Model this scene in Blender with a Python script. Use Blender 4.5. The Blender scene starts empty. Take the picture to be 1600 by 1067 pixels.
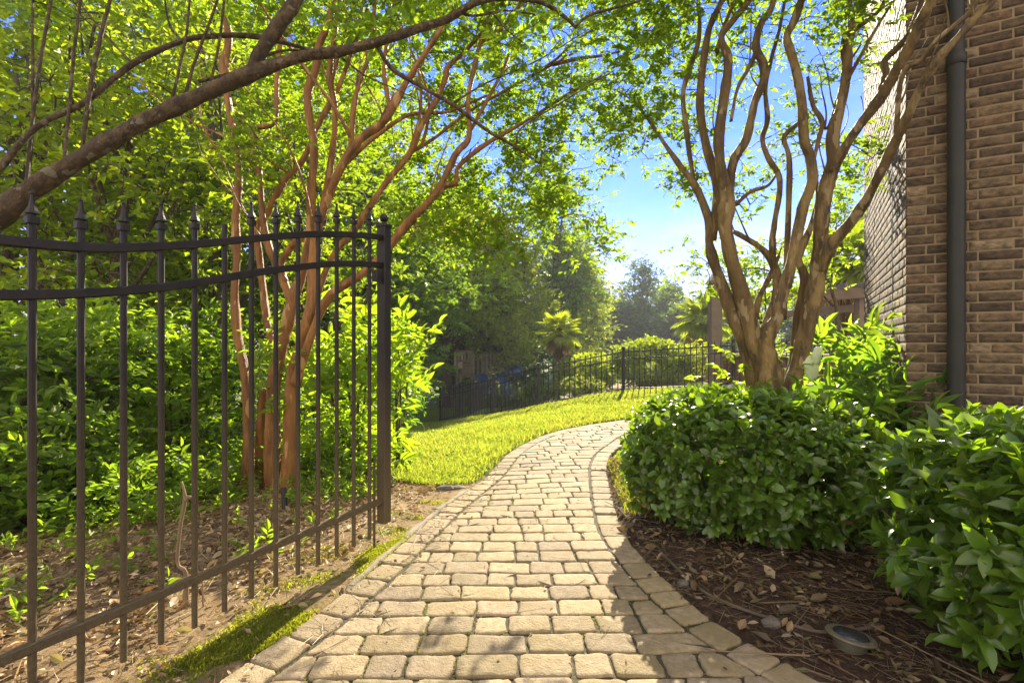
import bpy, math, random
import numpy as np
from mathutils import Vector

rng = np.random.default_rng(11)
random.seed(11)
S = bpy.context.scene
COL = S.collection
F, H = 800.0, 1.45
HAZE = .0009


def P(px, py, D):
    """A world point seen at that place of the photograph, D metres ahead."""
    return np.array([(px - 800) / F * D, D, H - (py - 533.5) / F * D])


def nrm(a):
    return a / np.maximum(np.linalg.norm(a, axis=-1, keepdims=True), 1e-9)


# ------------------------------------------------------------------ meshes
class MB:
    def __init__(s):
        s.v, s.q, s.t, s.c, s.n = [], [], [], [], 0

    def add(s, v, q=None, t=None, c=None):
        v = np.asarray(v, float).reshape(-1, 3)
        if q is not None and len(q):
            s.q.append(np.asarray(q, np.int64).reshape(-1, 4) + s.n)
        if t is not None and len(t):
            s.t.append(np.asarray(t, np.int64).reshape(-1, 3) + s.n)
        if c is None:
            c = (1, 1, 1)
        s.c.append(np.broadcast_to(np.asarray(c, float), (len(v), 3)))
        s.v.append(v)
        s.n += len(v)
        return s

    def build(s, name, mat, parent=None, smooth=False, origin=None):
        v = np.concatenate(s.v)
        c = np.concatenate(s.c)
        if parent is not None:
            o = parent
            off = np.zeros(3)
            while o is not None:
                off += np.array(o.location)
                o = o.parent
            v = v - off
        elif origin is not None:
            v = v - np.asarray(origin, float)
        q = np.concatenate(s.q) if s.q else np.zeros((0, 4), np.int64)
        t = np.concatenate(s.t) if s.t else np.zeros((0, 3), np.int64)
        me = bpy.data.meshes.new(name)
        me.vertices.add(len(v))
        me.vertices.foreach_set("co", v.astype(np.float32).ravel())
        nl = q.size + t.size
        me.loops.add(nl)
        me.loops.foreach_set("vertex_index", np.concatenate([q.ravel(), t.ravel()]).astype(np.int32))
        me.polygons.add(len(q) + len(t))
        st = np.concatenate([np.arange(len(q)) * 4, q.size + np.arange(len(t)) * 3]).astype(np.int32)
        me.polygons.foreach_set("loop_start", st)
        me.polygons.foreach_set("use_smooth", np.full(len(q) + len(t), smooth))
        me.update(calc_edges=True)
        ca = me.color_attributes.new("col", 'FLOAT_COLOR', 'POINT')
        ca.data.foreach_set("color", np.hstack([c, np.ones((len(c), 1))]).astype(np.float32).ravel())
        if mat:
            me.materials.append(mat)
        ob = bpy.data.objects.new(name, me)
        COL.objects.link(ob)
        if parent is not None:
            ob.parent = parent
        elif origin is not None:
            ob.location = origin
        return ob


def tag(o, label=None, cat=None, group=None, kind=None):
    if label: o["label"] = label
    if cat: o["category"] = cat
    if group: o["group"] = group
    if kind: o["kind"] = kind
    return o


def empty(name, loc, label, cat, group=None):
    o = bpy.data.objects.new(name, None)
    o.empty_display_size = .2
    COL.objects.link(o)
    o.location = [float(x) for x in loc]
    return tag(o, label, cat, group)


def smooth_path(pts, rad, sub=4):
    pts = np.asarray(pts, float)
    rad = np.asarray(rad, float)
    n = len(pts)
    if n < 3:
        return pts, rad
    p = np.vstack([2 * pts[0] - pts[1], pts, 2 * pts[-1] - pts[-2]])
    out, ro = [], []
    for i in range(n - 1):
        a, b, c, d = p[i], p[i + 1], p[i + 2], p[i + 3]
        for k in range(sub):
            t = k / sub
            out.append(.5 * ((2 * b) + (-a + c) * t + (2 * a - 5 * b + 4 * c - d) * t * t + (-a + 3 * b - 3 * c + d) * t ** 3))
            ro.append(rad[i] * (1 - t) + rad[i + 1] * t)
    out.append(pts[-1]); ro.append(rad[-1])
    return np.array(out), np.array(ro)


def tube(mb, pts, rad, sides=10, lump=0.0, sub=4, c=(1, 1, 1), cap=True, rough=0.0):
    pts, rad = smooth_path(pts, np.broadcast_to(np.asarray(rad, float), (len(pts),)), sub)
    n = len(pts)
    tan = nrm(np.gradient(pts, axis=0))
    ref = np.array([0, 0, 1.]) if abs(tan[0][2]) < .9 else np.array([1., 0, 0])
    x = nrm(np.cross(ref, tan[0]))
    th = np.arange(sides) / sides * 2 * math.pi
    V = np.zeros((n, sides, 3))
    if rough:
        g = rng.normal(size=n + 8)
        g = np.convolve(g, np.ones(5) / 2.2, 'same')[4:4 + n]
        rad = rad * (1 + rough * 1.3 * g)
        g2 = rng.normal(size=(n, sides)); g2 = g2 + np.roll(g2, 1, 1) + np.roll(g2, 1, 0)
    ph = rng.uniform(0, 6, 4)
    for i in range(n):
        x = nrm(x - tan[i] * np.dot(x, tan[i]))
        y = np.cross(tan[i], x)
        r = rad[i] * (1 + lump * (np.sin(2 * th + ph[0] + i * .35) * .5 + np.sin(3 * th + ph[1] - i * .22) * .4 + np.sin(i * .9 + ph[2]) * .35) + (rough * .55 * g2[i] if rough else 0))
        V[i] = pts[i] + (np.cos(th) * r)[:, None] * x + (np.sin(th) * r)[:, None] * y
    V = V.reshape(-1, 3)
    a = np.arange(n - 1)[:, None] * sides
    k = np.arange(sides)[None]
    k2 = (k + 1) % sides
    q = np.stack([a + k, a + k2, a + sides + k2, a + sides + k], -1).reshape(-1, 4)
    t = []
    if cap:
        V = np.vstack([V, pts[0], pts[-1]])
        b0, b1 = n * sides, n * sides + 1
        for j in range(sides):
            t.append((b0, (j + 1) % sides, j))
            t.append((b1, (n - 1) * sides + j, (n - 1) * sides + (j + 1) % sides))
    mb.add(V, q, t, c)
    return pts, rad


def prisms(mb, p0, p1, r0, r1, sides=4, c=(1, 1, 1)):
    """Many straight tapering twigs at once."""
    p0, p1 = np.asarray(p0), np.asarray(p1)
    m = len(p0)
    if m == 0: return
    r0 = np.broadcast_to(r0, (m,)); r1 = np.broadcast_to(r1, (m,))
    d = nrm(p1 - p0)
    ref = np.where(np.abs(d[:, 2:3]) < .9, np.array([[0, 0, 1.]]), np.array([[1., 0, 0]]))
    x = nrm(np.cross(ref, d)); y = np.cross(d, x)
    th = np.arange(sides) / sides * 2 * math.pi
    ring = np.cos(th)[None, :, None] * x[:, None] + np.sin(th)[None, :, None] * y[:, None]
    V = np.concatenate([p0[:, None] + ring * r0[:, None, None], p1[:, None] + ring * r1[:, None, None]], 1)
    k = np.arange(sides); k2 = (k + 1) % sides
    q = np.stack([k, k2, sides + k2, sides + k], -1)[None] + (np.arange(m) * 2 * sides)[:, None, None]
    mb.add(V.reshape(-1, 3), q.reshape(-1, 4), None, c)


def bar(mb, p0, p1, w, h, side=None, ch=.15, c=(1, 1, 1)):
    """A straight bar of rectangular section with chamfered edges; w along `side`, h across it."""
    p0, p1 = np.asarray(p0, float), np.asarray(p1, float)
    d = nrm(p1 - p0)
    if side is None:
        side = np.cross(d, [0, 0, 1.]) if abs(d[2]) < .95 else np.array([1., 0, 0])
    x = nrm(np.asarray(side, float) - d * np.dot(side, d)); y = np.cross(d, x)
    e = min(w, h) * ch
    a, b = w / 2, h / 2
    sec = [(a, -b + e), (a, b - e), (a - e, b), (-a + e, b), (-a, b - e), (-a, -b + e), (-a + e, -b), (a - e, -b)]
    V = []
    for p in (p0, p1):
        for u, v in sec: V.append(p + x * u + y * v)
    V += [p0, p1]
    q = [(k, (k + 1) % 8, 8 + (k + 1) % 8, 8 + k) for k in range(8)]
    t = []
    for k in range(8):
        t.append((16, (k + 1) % 8, k)); t.append((17, 8 + k, 8 + (k + 1) % 8))
    mb.add(V, q, t, c)


def sweep(mb, pts, w, h, side, ch=.15, c=(1, 1, 1)):
    """Rectangular rail along a curved path; `side` is the constant sideways direction."""
    pts = np.asarray(pts, float)
    tan = nrm(np.gradient(pts, axis=0))
    x = nrm(np.asarray(side, float))
    e = min(w, h) * ch; a, b = w / 2, h / 2
    sec = [(a, -b + e), (a, b - e), (a - e, b), (-a + e, b), (-a, b - e), (-a, -b + e), (-a + e, -b), (a - e, -b)]
    V = []
    for p, t_ in zip(pts, tan):
        y = np.cross(t_, x)
        if y[2] < 0: y = -y
        for u, v in sec: V.append(p + x * u + y * v)
    n = len(pts)
    q = [(i * 8 + k, i * 8 + (k + 1) % 8, i * 8 + 8 + (k + 1) % 8, i * 8 + 8 + k) for i in range(n - 1) for k in range(8)]
    V += [pts[0], pts[-1]]
    t = []
    for k in range(8):
        t.append((n * 8, (k + 1) % 8, k)); t.append((n * 8 + 1, (n - 1) * 8 + k, (n - 1) * 8 + (k + 1) % 8))
    mb.add(V, q, t, c)


def lathe(mb, base, prof, sides=16, sx=1, sy=1, rot=0, c=(1, 1, 1), M=None):
    th = np.arange(sides) / sides * 2 * math.pi + rot
    V = []
    for z, r in prof:
        for a in th: V.append((math.cos(a) * r * sx, math.sin(a) * r * sy, z))
    V = np.array(V)
    if M is not None: V = V @ np.asarray(M).T
    V = V + np.asarray(base, float)
    n = len(prof)
    q = [(i * sides + k, i * sides + (k + 1) % sides, (i + 1) * sides + (k + 1) % sides, (i + 1) * sides + k) for i in range(n - 1) for k in range(sides)]
    mb.add(V, q, None, c)


# ------------------------------------------------------------------ leaves
KITE = (np.array([(0, 0, 0), (.5, .42, .10), (0, 1, -.06), (-.5, .42, .10)]), np.zeros((0, 4), int), np.array([(0, 1, 2), (0, 2, 3)]))
LEAF6 = (np.array([(0, 0, 0), (.46, .28, .08), (.38, .62, .07), (0, 1, -.10), (-.38, .62, .07), (-.46, .28, .08)]),
         np.array([(0, 1, 2, 3), (0, 3, 4, 5)]), np.zeros((0, 3), int))
_y = [0, .22, .48, .76, 1.0]
_w = [0, .40, .5, .34, 0]
_z = [0, .05, .07, .02, -.08]
FINE = (np.array([(0, y, z) for y, z in zip(_y, _z)] + [(w, y, z + .10 * w / .5) for y, w, z in zip(_y[1:4], _w[1:4], _z[1:4])] +
                 [(-w, y, z + .10 * w / .5) for y, w, z in zip(_y[1:4], _w[1:4], _z[1:4])]),
        np.array([(1, 5, 6, 2), (2, 6, 7, 3), (8, 1, 2, 9), (9, 2, 3, 10)]),
        np.array([(0, 5, 1), (0, 1, 8), (3, 7, 4), (10, 3, 4)]))


def leaves(mb, pos, d, n, length, width, tmpl, col):
    """pos, d (direction), n (about the normal): (m,3); length, width: (m,); col: (m,3)."""
    T, Q, R = tmpl
    m = len(pos)
    d = nrm(d)
    x = nrm(np.cross(d, n)); z = np.cross(x, d)
    L = np.broadcast_to(length, (m,)); W = np.broadcast_to(width, (m,))
    V = pos[:, None] + T[None, :, 0:1] * (W[:, None, None] * x[:, None]) + T[None, :, 1:2] * (L[:, None, None] * d[:, None]) + T[None, :, 2:3] * (L[:, None, None] * z[:, None])
    k = len(T)
    off = (np.arange(m) * k)[:, None, None]
    mb.add(V.reshape(-1, 3), (Q[None] + off).reshape(-1, 4) if len(Q) else None, (R[None] + off).reshape(-1, 3) if len(R) else None,
           np.repeat(col, k, axis=0))


_w2 = [0, .34, .5, .40, 0]
OVAL = (FINE[0].copy(), FINE[1], FINE[2])
for _k, _s in ((5, 1), (8, -1)):
    for _j in range(3):
        OVAL[0][_k + _j][0] = _s * _w2[_j + 1]
OVAL[0][3][1] = OVAL[0][7][1] = OVAL[0][10][1] = .82


def palette(m, base, var=.28, yellow=.2):
    base = np.asarray(base, float)
    k = rng.uniform(1 - var, 1 + var, (m, 1))
    yl = rng.uniform(0, yellow, (m, 1))
    c = base[None] * k
    c = c * (1 - yl) + np.array([[base[1] * 1.0, base[1] * 1.12, base[2] * .8]]) * yl * k
    return np.clip(c, .003, .9)


def sprays(mb, twig, C, k, tl, nleaf, ll, lw, base, tmpl=LEAF6, up=.35, var=.28, yellow=.2, spread=.15, out=None, twig_r=.0025, flat=.55):
    """k leafy twigs round each centre in C."""
    C = np.repeat(np.asarray(C), k, axis=0)
    m = len(C)
    ax = rng.normal(size=(m, 3)); ax[:, 2] = ax[:, 2] * .6 + up
    if out is not None: ax += np.repeat(out, k, axis=0)
    ax = nrm(ax)
    st = C + rng.normal(size=(m, 3)) * spread
    tls = tl * rng.uniform(.6, 1.25, m)
    side = nrm(np.cross(ax, nrm(np.array([[0, 0, 1.]]) + rng.normal(size=(m, 3)) * .4)))
    nn = nrm(np.cross(side, ax)); nn = np.where(nn[:, 2:3] < 0, -nn, nn)
    if twig is not None:
        prisms(twig, st, st + ax * tls[:, None], twig_r, twig_r * .4, 3)
    j = np.arange(nleaf)
    f = (.15 + .85 * (j + 1) / nleaf)
    sg = np.where(j % 2 == 0, 1., -1.)
    pos = st[:, None] + ax[:, None] * (tls[:, None] * f[None])[..., None]
    d = ax[:, None] * .55 + side[:, None] * sg[None, :, None] * .85 + rng.normal(size=(m, nleaf, 3)) * .22
    d[:, -1] = ax + rng.normal(size=(m, 3)) * .15
    d[..., 2] -= .12
    n = nn[:, None] * flat + rng.normal(size=(m, nleaf, 3)) * (1 - flat) * .75
    L = ll * rng.uniform(.5, 1.25, m * nleaf) * np.repeat(rng.uniform(.8, 1.15, m), nleaf)
    leaves(mb, pos.reshape(-1, 3), d.reshape(-1, 3), n.reshape(-1, 3), L, L * lw, tmpl, palette(m * nleaf, base, var, yellow))


# ------------------------------------------------------------------ materials
def nt(name):
    m = bpy.data.materials.new(name)
    m.use_nodes = True
    t = m.node_tree
    t.nodes.clear()
    o = t.nodes.new('ShaderNodeOutputMaterial')
    return m, t, o


def node(t, kind, **kw):
    n = t.nodes.new(kind)
    for k, v in kw.items():
        if k.startswith('_'):
            setattr(n, k[1:], v)
        else:
            n.inputs[k.replace('__', ' ')].default_value = v
    return n


def rgba(c): return (c[0], c[1], c[2], 1)


def mixrgb(t, fac, a, b, blend='MIX'):
    n = t.nodes.new('ShaderNodeMix'); n.data_type = 'RGBA'; n.blend_type = blend
    for idx, v in ((0, fac), (6, a), (7, b)):
        if hasattr(v, 'is_output'): t.links.new(v, n.inputs[idx])
        elif idx == 0: n.inputs[0].default_value = v
        else: n.inputs[idx].default_value = rgba(v)
    return n.outputs[2]


def noise(t, vec, scale, detail=4, rough=.55):
    n = node(t, 'ShaderNodeTexNoise', Scale=scale, Detail=detail, Roughness=rough)
    t.links.new(vec, n.inputs['Vector'])
    return n.outputs[0]


def ramp(t, fac, stops):
    n = t.nodes.new('ShaderNodeValToRGB')
    e = n.color_ramp.elements
    while len(e) < len(stops): e.new(.5)
    for el, (p, c) in zip(e, stops):
        el.position = p
        el.color = rgba(c) if hasattr(c, '__len__') else (c, c, c, 1)
    t.links.new(fac, n.inputs[0])
    return n.outputs[0]


def coords(t, kind='Object', scale=(1, 1, 1)):
    c = t.nodes.new('ShaderNodeTexCoord')
    mp = t.nodes.new('ShaderNodeMapping')
    mp.inputs['Scale'].default_value = scale
    t.links.new(c.outputs[kind], mp.inputs[0])
    return mp.outputs[0]


def pmat(name, c1, c2=None, scale=6, rough=.6, bump=.2, bscale=None, metallic=0, stretch=(1, 1, 1), attr=False, spec=.5, bdist=.01, stain=None, edge=(.32, .68), patch=None):
    m, t, o = nt(name)
    p = node(t, 'ShaderNodeBsdfPrincipled', Roughness=rough, Metallic=metallic)
    p.inputs['Specular IOR Level'].default_value = spec
    v = coords(t, 'Object', stretch)
    f = ramp(t, noise(t, v, scale, 6, .62), [(edge[0], 0.), (edge[1], 1.)])
    col = mixrgb(t, f, c1, c2 or c1)
    if stain:
        f2 = ramp(t, noise(t, v, scale * .23, 3), [(.45, 0.), (.7, 1.)])
        col = mixrgb(t, f2, col, stain)
    if patch:
        pc, ps, th = patch
        nn_ = noise(t, coords(t, 'Object', (stretch[0], stretch[1], stretch[2] * 1.6)), ps, 3, .45)
        f3 = ramp(t, nn_, [(th, 0.), (th + .02, 1.)])
        col = mixrgb(t, f3, col, pc)
    if attr:
        a = t.nodes.new('ShaderNodeAttribute'); a.attribute_name = 'col'
        col = mixrgb(t, 1.0, col, a.outputs[0], 'MULTIPLY')
    t.links.new(col, p.inputs['Base Color'])
    if bump:
        b = node(t, 'ShaderNodeBump', Strength=bump, Distance=bdist)
        t.links.new(noise(t, v, bscale or scale * 5, 6, .65), b.inputs['Height'])
        t.links.new(b.outputs[0], p.inputs['Normal'])
    t.links.new(p.outputs[0], o.inputs[0])
    return m


def leaf_mat(name, trans=.5, tg=(1.5, 1.75, .6), rough=.45, spec=.35):
    m, t, o = nt(name)
    a = t.nodes.new('ShaderNodeAttribute'); a.attribute_name = 'col'
    p = node(t, 'ShaderNodeBsdfPrincipled', Roughness=rough)
    p.inputs['Specular IOR Level'].default_value = spec
    t.links.new(a.outputs[0], p.inputs['Base Color'])
    tr = t.nodes.new('ShaderNodeBsdfTranslucent')
    t.links.new(mixrgb(t, 1.0, a.outputs[0], tg, 'MULTIPLY'), tr.inputs[0])
    mx = t.nodes.new('ShaderNodeMixShader'); mx.inputs[0].default_value = trans
    t.links.new(p.outputs[0], mx.inputs[1]); t.links.new(tr.outputs[0], mx.inputs[2])
    t.links.new(mx.outputs[0], o.inputs[0])
    return m


M_LEAF = leaf_mat('crape_leaf', .58, (2.9, 2.95, .7))
M_FOREST = leaf_mat('forest_leaf', .58, (3.2, 2.8, .6), .5, .3)
M_HEDGE = leaf_mat('glossy_hedge_leaf', .40, (3.2, 3.0, .5), .28, .6)
M_GRASS = leaf_mat('grass_blade', .55, (2.9, 2.6, .9), .5, .3)
M_PALM = leaf_mat('palm_leaf', .45, (2.8, 2.6, .6), .4, .45)
M_LITTER = leaf_mat('dry_leaf', .2, (1.2, 1.1, .8), .55, .35)
M_BARK = pmat('crape_bark', (.07, .042, .011), (.25, .165, .048), 11, .65, 1.0, 24, stretch=(1, 1, .26), stain=(.12, .072, .017), bdist=.05, edge=(.42, .60), patch=((.27, .20, .09), 9, .60))
M_BARK_ORANGE = pmat('orange_bark', (.14, .055, .009), (.34, .155, .030), 12, .6, 1.0, 24, stretch=(1, 1, .22), stain=(.23, .095, .016), bdist=.05, edge=(.40, .62), patch=((.40, .23, .07), 9, .62))
M_BARK_GREY = pmat('grey_brown_bark', (.045, .027, .010), (.14, .09, .035), 26, .8, 1.0, 55, stretch=(1, 1, .6), stain=(.07, .045, .018), bdist=.035, edge=(.42, .60), patch=((.17, .15, .09), 17, .62))
M_DEAD = pmat('dead_wood', (.14, .09, .045), (.22, .15, .08), 20, .8, .6, 60, stretch=(1, 1, .4))
M_BARK_DARK = pmat('dark_bark', (.06, .042, .028), (.12, .085, .055), 9, .85, .6, 30, stretch=(1, 1, .4))
def iron_mat():
    m, t, o = nt('dark_bronze_iron')
    p = node(t, 'ShaderNodeBsdfPrincipled', Roughness=.5); p.inputs['Specular IOR Level'].default_value = .3
    v = coords(t)
    base = mixrgb(t, ramp(t, noise(t, v, 14, 6, .6), [(.35, 0.), (.7, 1.)]), (.010, .008, .006), (.022, .016, .011))
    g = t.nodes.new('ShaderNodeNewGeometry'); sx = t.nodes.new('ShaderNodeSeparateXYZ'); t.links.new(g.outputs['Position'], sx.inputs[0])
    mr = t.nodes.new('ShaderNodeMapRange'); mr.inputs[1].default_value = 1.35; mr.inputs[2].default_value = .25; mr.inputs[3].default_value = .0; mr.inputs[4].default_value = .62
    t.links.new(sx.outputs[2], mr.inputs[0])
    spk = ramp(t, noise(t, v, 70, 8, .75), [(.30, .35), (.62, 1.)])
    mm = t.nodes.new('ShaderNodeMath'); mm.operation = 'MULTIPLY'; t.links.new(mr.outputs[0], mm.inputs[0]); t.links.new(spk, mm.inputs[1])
    col = mixrgb(t, mm.outputs[0], base, (.17, .125, .06))   # soil and rust on the lower bars, with bounced ground light painted into the tan
    col = mixrgb(t, ramp(t, noise(t, v, 130, 3, .6), [(.70, 0.), (.76, .5)]), col, (.2, .17, .11))
    t.links.new(col, p.inputs['Base Color'])
    b = node(t, 'ShaderNodeBump', Strength=.25, Distance=.002); t.links.new(noise(t, v, 90, 6, .65), b.inputs['Height']); t.links.new(b.outputs[0], p.inputs['Normal'])
    t.links.new(p.outputs[0], o.inputs[0])
    return m


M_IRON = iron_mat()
M_IRON2 = pmat('black_iron', (.012, .012, .013), (.02, .02, .02), 20, .45, 0)
M_BRICK = pmat('brick', (.45, .45, .45), (1.6, 1.48, 1.32), 17, .8, 1.0, 45, attr=True, bdist=.012, spec=.22, stretch=(1, 1, 1.6))
M_MORTAR = pmat('mortar', (.27, .20, .11), (.20, .15, .08), 14, .8, .6, 120, spec=.2, bdist=.004)
M_PIPE = pmat('grey_downspout_paint', (.020, .020, .017), (.030, .028, .022), 4, .5, .08, 60, spec=.25)
M_WOOD = pmat('brown_painted_wood', (.15, .11, .08), (.2, .15, .11), 5, .7, .3, 40)
M_STONE = pmat('pale_stone', (.42, .33, .27), (.5, .42, .35), 8, .8, .3)
M_PAVER = pmat('paver', (.66, .64, .60), (1.16, 1.13, 1.08), 24, .85, 1.0, 75, attr=True, bdist=.009, stain=(.80, .76, .62), spec=.35)
_t = M_PAVER.node_tree
_p = [n for n in _t.nodes if n.type == 'BSDF_PRINCIPLED'][0]
_old = _p.inputs['Base Color'].links[0].from_socket
_vo = node(_t, 'ShaderNodeTexVoronoi', Scale=52.0, Randomness=1.0)
_t.links.new(coords(_t), _vo.inputs['Vector'])
_pit = ramp(_t, _vo.outputs['Distance'], [(.10, 1.), (.17, 0.)])
_msk = ramp(_t, noise(_t, coords(_t), 30, 3), [(.52, 0.), (.60, .8)])
_mu = _t.nodes.new('ShaderNodeMath'); _mu.operation = 'MULTIPLY'
_t.links.new(_pit, _mu.inputs[0]); _t.links.new(_msk, _mu.inputs[1])
_t.links.new(mixrgb(_t, _mu.outputs[0], _old, (.06, .05, .03)), _p.inputs['Base Color'])
M_JOINT = pmat('joint_sand', (.035, .026, .014), (.06, .055, .02), 9, .95, .8, 60)
M_CONCRETE = pmat('edging_concrete', (.17, .14, .09), (.26, .215, .14), 12, .9, .7, 70)
M_ROCK = pmat('stone', (.07, .06, .045), (.13, .11, .085), 12, .85, .6, 50)
M_BLUE = pmat('blue_plastic', (.010, .04, .15), (.012, .05, .18), 4, .3, 0)
M_PIPEPALE = pmat('pale_pipe', (.5, .44, .46), (.55, .5, .5), 8, .35, .1)
M_CACTUS = pmat('pale_green_pad', (.35, .42, .2), (.45, .5, .28), 9, .55, .15)


# ------------------------------------------------------------------ terrain
_cp = np.array([
    (0, 0, 0), (-1.3, 2, 0), (1.3, 2, 0), (0, 4, 0), (.2, 6, 0), (1.2, 8, 0), (2.6, 9.2, .02), (-1, 3.6, 0), (1, 3.7, 0),
    (-3, 2, -.03), (-5, 3, -.12), (-2.5, 5.2, -.09), (-5, 6, -.3), (-.7, 5.5, -.05), (-1.8, 8.6, -.3), (-4, 9, -.5),
    (0, 9.5, -.12), (-1, 12, -.58), (1.2, 11.5, -.12), (3, 11, .1),
    (5.5, 12.8, .25), (3.05, 14.0, .07), (.74, 14.4, -.40), (-.56, 15.5, -.78), (-1.7, 16.8, -1.15), (-2.5, 18, -1.40),
    (-6, 14, -1.1), (-6, 20, -1.6), (-3, 24, -1.75), (2, 20, -.75), (6, 20, .1), (9, 16, .35), (7, 10, .3), (4.3, 6, .1), (2.8, 4.6, .03), (4, 2, .02), (8, 5, .2),
    (-12, 10, -1.0), (-14, 26, -1.9), (0, 32, -1.7), (12, 32, -.6), (20, 16, .3), (18, 0, .2), (-14, -6, -.2), (10, -10, 0), (0, -8, 0),
    (-30, 60, -2), (0, 60, -2), (30, 60, -1.4), (45, 20, 0), (-45, 20, -1.6), (-40, -20, -.6), (40, -20, 0)], float)


def _phi(r): return np.where(r > 1e-9, r * r * np.log(np.maximum(r, 1e-9)), 0)


def _fit():
    n = len(_cp)
    A = _phi(np.linalg.norm(_cp[:, None, :2] - _cp[None, :, :2], axis=-1)) + np.eye(n) * .15
    Pm = np.hstack([np.ones((n, 1)), _cp[:, :2]])
    K = np.block([[A, Pm], [Pm.T, np.zeros((3, 3))]])
    return np.linalg.solve(K, np.concatenate([_cp[:, 2], np.zeros(3)]))


_W = _fit()


def gz(x, y):
    x = np.asarray(x, float); y = np.asarray(y, float)
    sh = np.broadcast(x, y).shape
    xf = np.clip(np.broadcast_to(x, sh).ravel(), -45, 45); yf = np.clip(np.broadcast_to(y, sh).ravel(), -20, 62)
    out = np.zeros(len(xf))
    for i in range(0, len(xf), 20000):
        a, b = xf[i:i + 20000], yf[i:i + 20000]
        r = np.sqrt((a[:, None] - _cp[None, :, 0]) ** 2 + (b[:, None] - _cp[None, :, 1]) ** 2)
        out[i:i + 20000] = _phi(r) @ _W[:-3] + _W[-3] + _W[-2] * a + _W[-1] * b
    return out.reshape(sh) if sh else float(out[0])


def G(x, y): return np.array([x, y, float(gz(x, y))])


# path edges, X as a function of Y
_L = np.array([(-1.62, .2), (-1.42, 1.5), (-1.25, 2.17), (-1.06, 2.65), (-.86, 3.34), (-.60, 4.51), (-.28, 5.6), (.0, 6.95), (.55, 8.17), (1.35, 9.0), (2.5, 9.62), (4.5, 10.1), (6.5, 10.4)])
_R = np.array([(1.95, .2), (1.62, 1.5), (1.32, 2.17), (1.02, 2.72), (.86, 3.66), (.90, 4.51), (1.12, 6.04), (1.5, 7.0), (2.0, 7.9), (2.9, 8.5), (4.2, 8.95), (6.5, 9.3)])
_Ls, _ = smooth_path(np.c_[_L, np.zeros(len(_L))], np.ones(len(_L)), 8)
_Rs, _ = smooth_path(np.c_[_R, np.zeros(len(_R))], np.ones(len(_R)), 8)


def xl(y): return np.interp(y, _Ls[:, 1], _Ls[:, 0])


def xr(y): return np.interp(y, _Rs[:, 1], _Rs[:, 0])


def inpoly(x, y, poly):
    x = np.asarray(x); y = np.asarray(y)
    r = np.zeros(x.shape, bool)
    n = len(poly)
    for i in range(n):
        x0, y0 = poly[i]; x1, y1 = poly[(i + 1) % n]
        c = ((y0 > y) != (y1 > y)) & (x < (x1 - x0) * (y - y0) / ((y1 - y0) if y1 != y0 else 1e-9) + x0)
        r ^= c
    return r


LAWN = [(-.45, 5.35), (-.28, 5.7), (0, 7), (.52, 8.2), (1.3, 9.05), (2.4, 9.68), (6, 10.6), (6.2, 12.6), (5.5, 12.75), (3.05, 13.95), (.74, 14.35), (-.56, 15.45),
        (-1.7, 16.75), (-2.5, 17.95), (-3.4, 18.2), (-3.5, 14), (-3.1, 11), (-2.4, 8.2), (-1.65, 6.3), (-1.2, 5.5), (-.8, 5.3)]
LAWN2 = [(-9, 19.5), (-3.4, 18.6), (-2.6, 18.4), (-1.8, 24), (-9, 27)]
STRIP = [(.95, 4.3), (1.12, 4.3), (1.5, 6.3), (2.1, 7.7), (2.0, 7.9), (1.13, 6.05)]
BED = [(6.2, 12.9), (3.05, 14.15), (.74, 14.55), (-.56, 15.65), (-1.5, 16.9), (0, 20), (4, 21), (8, 20), (9, 14)]


def dense_axis(lo, hi, step, far):
    a = np.arange(lo, hi + step / 2, step)
    k, d, l, r = 1.25, step, [], []
    x = lo
    while x > -far: d *= k; x -= d; l.append(x)
    x, d = hi, step
    while x < far: d *= k; x += d; r.append(x)
    return np.concatenate([l[::-1], a, r])


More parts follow.
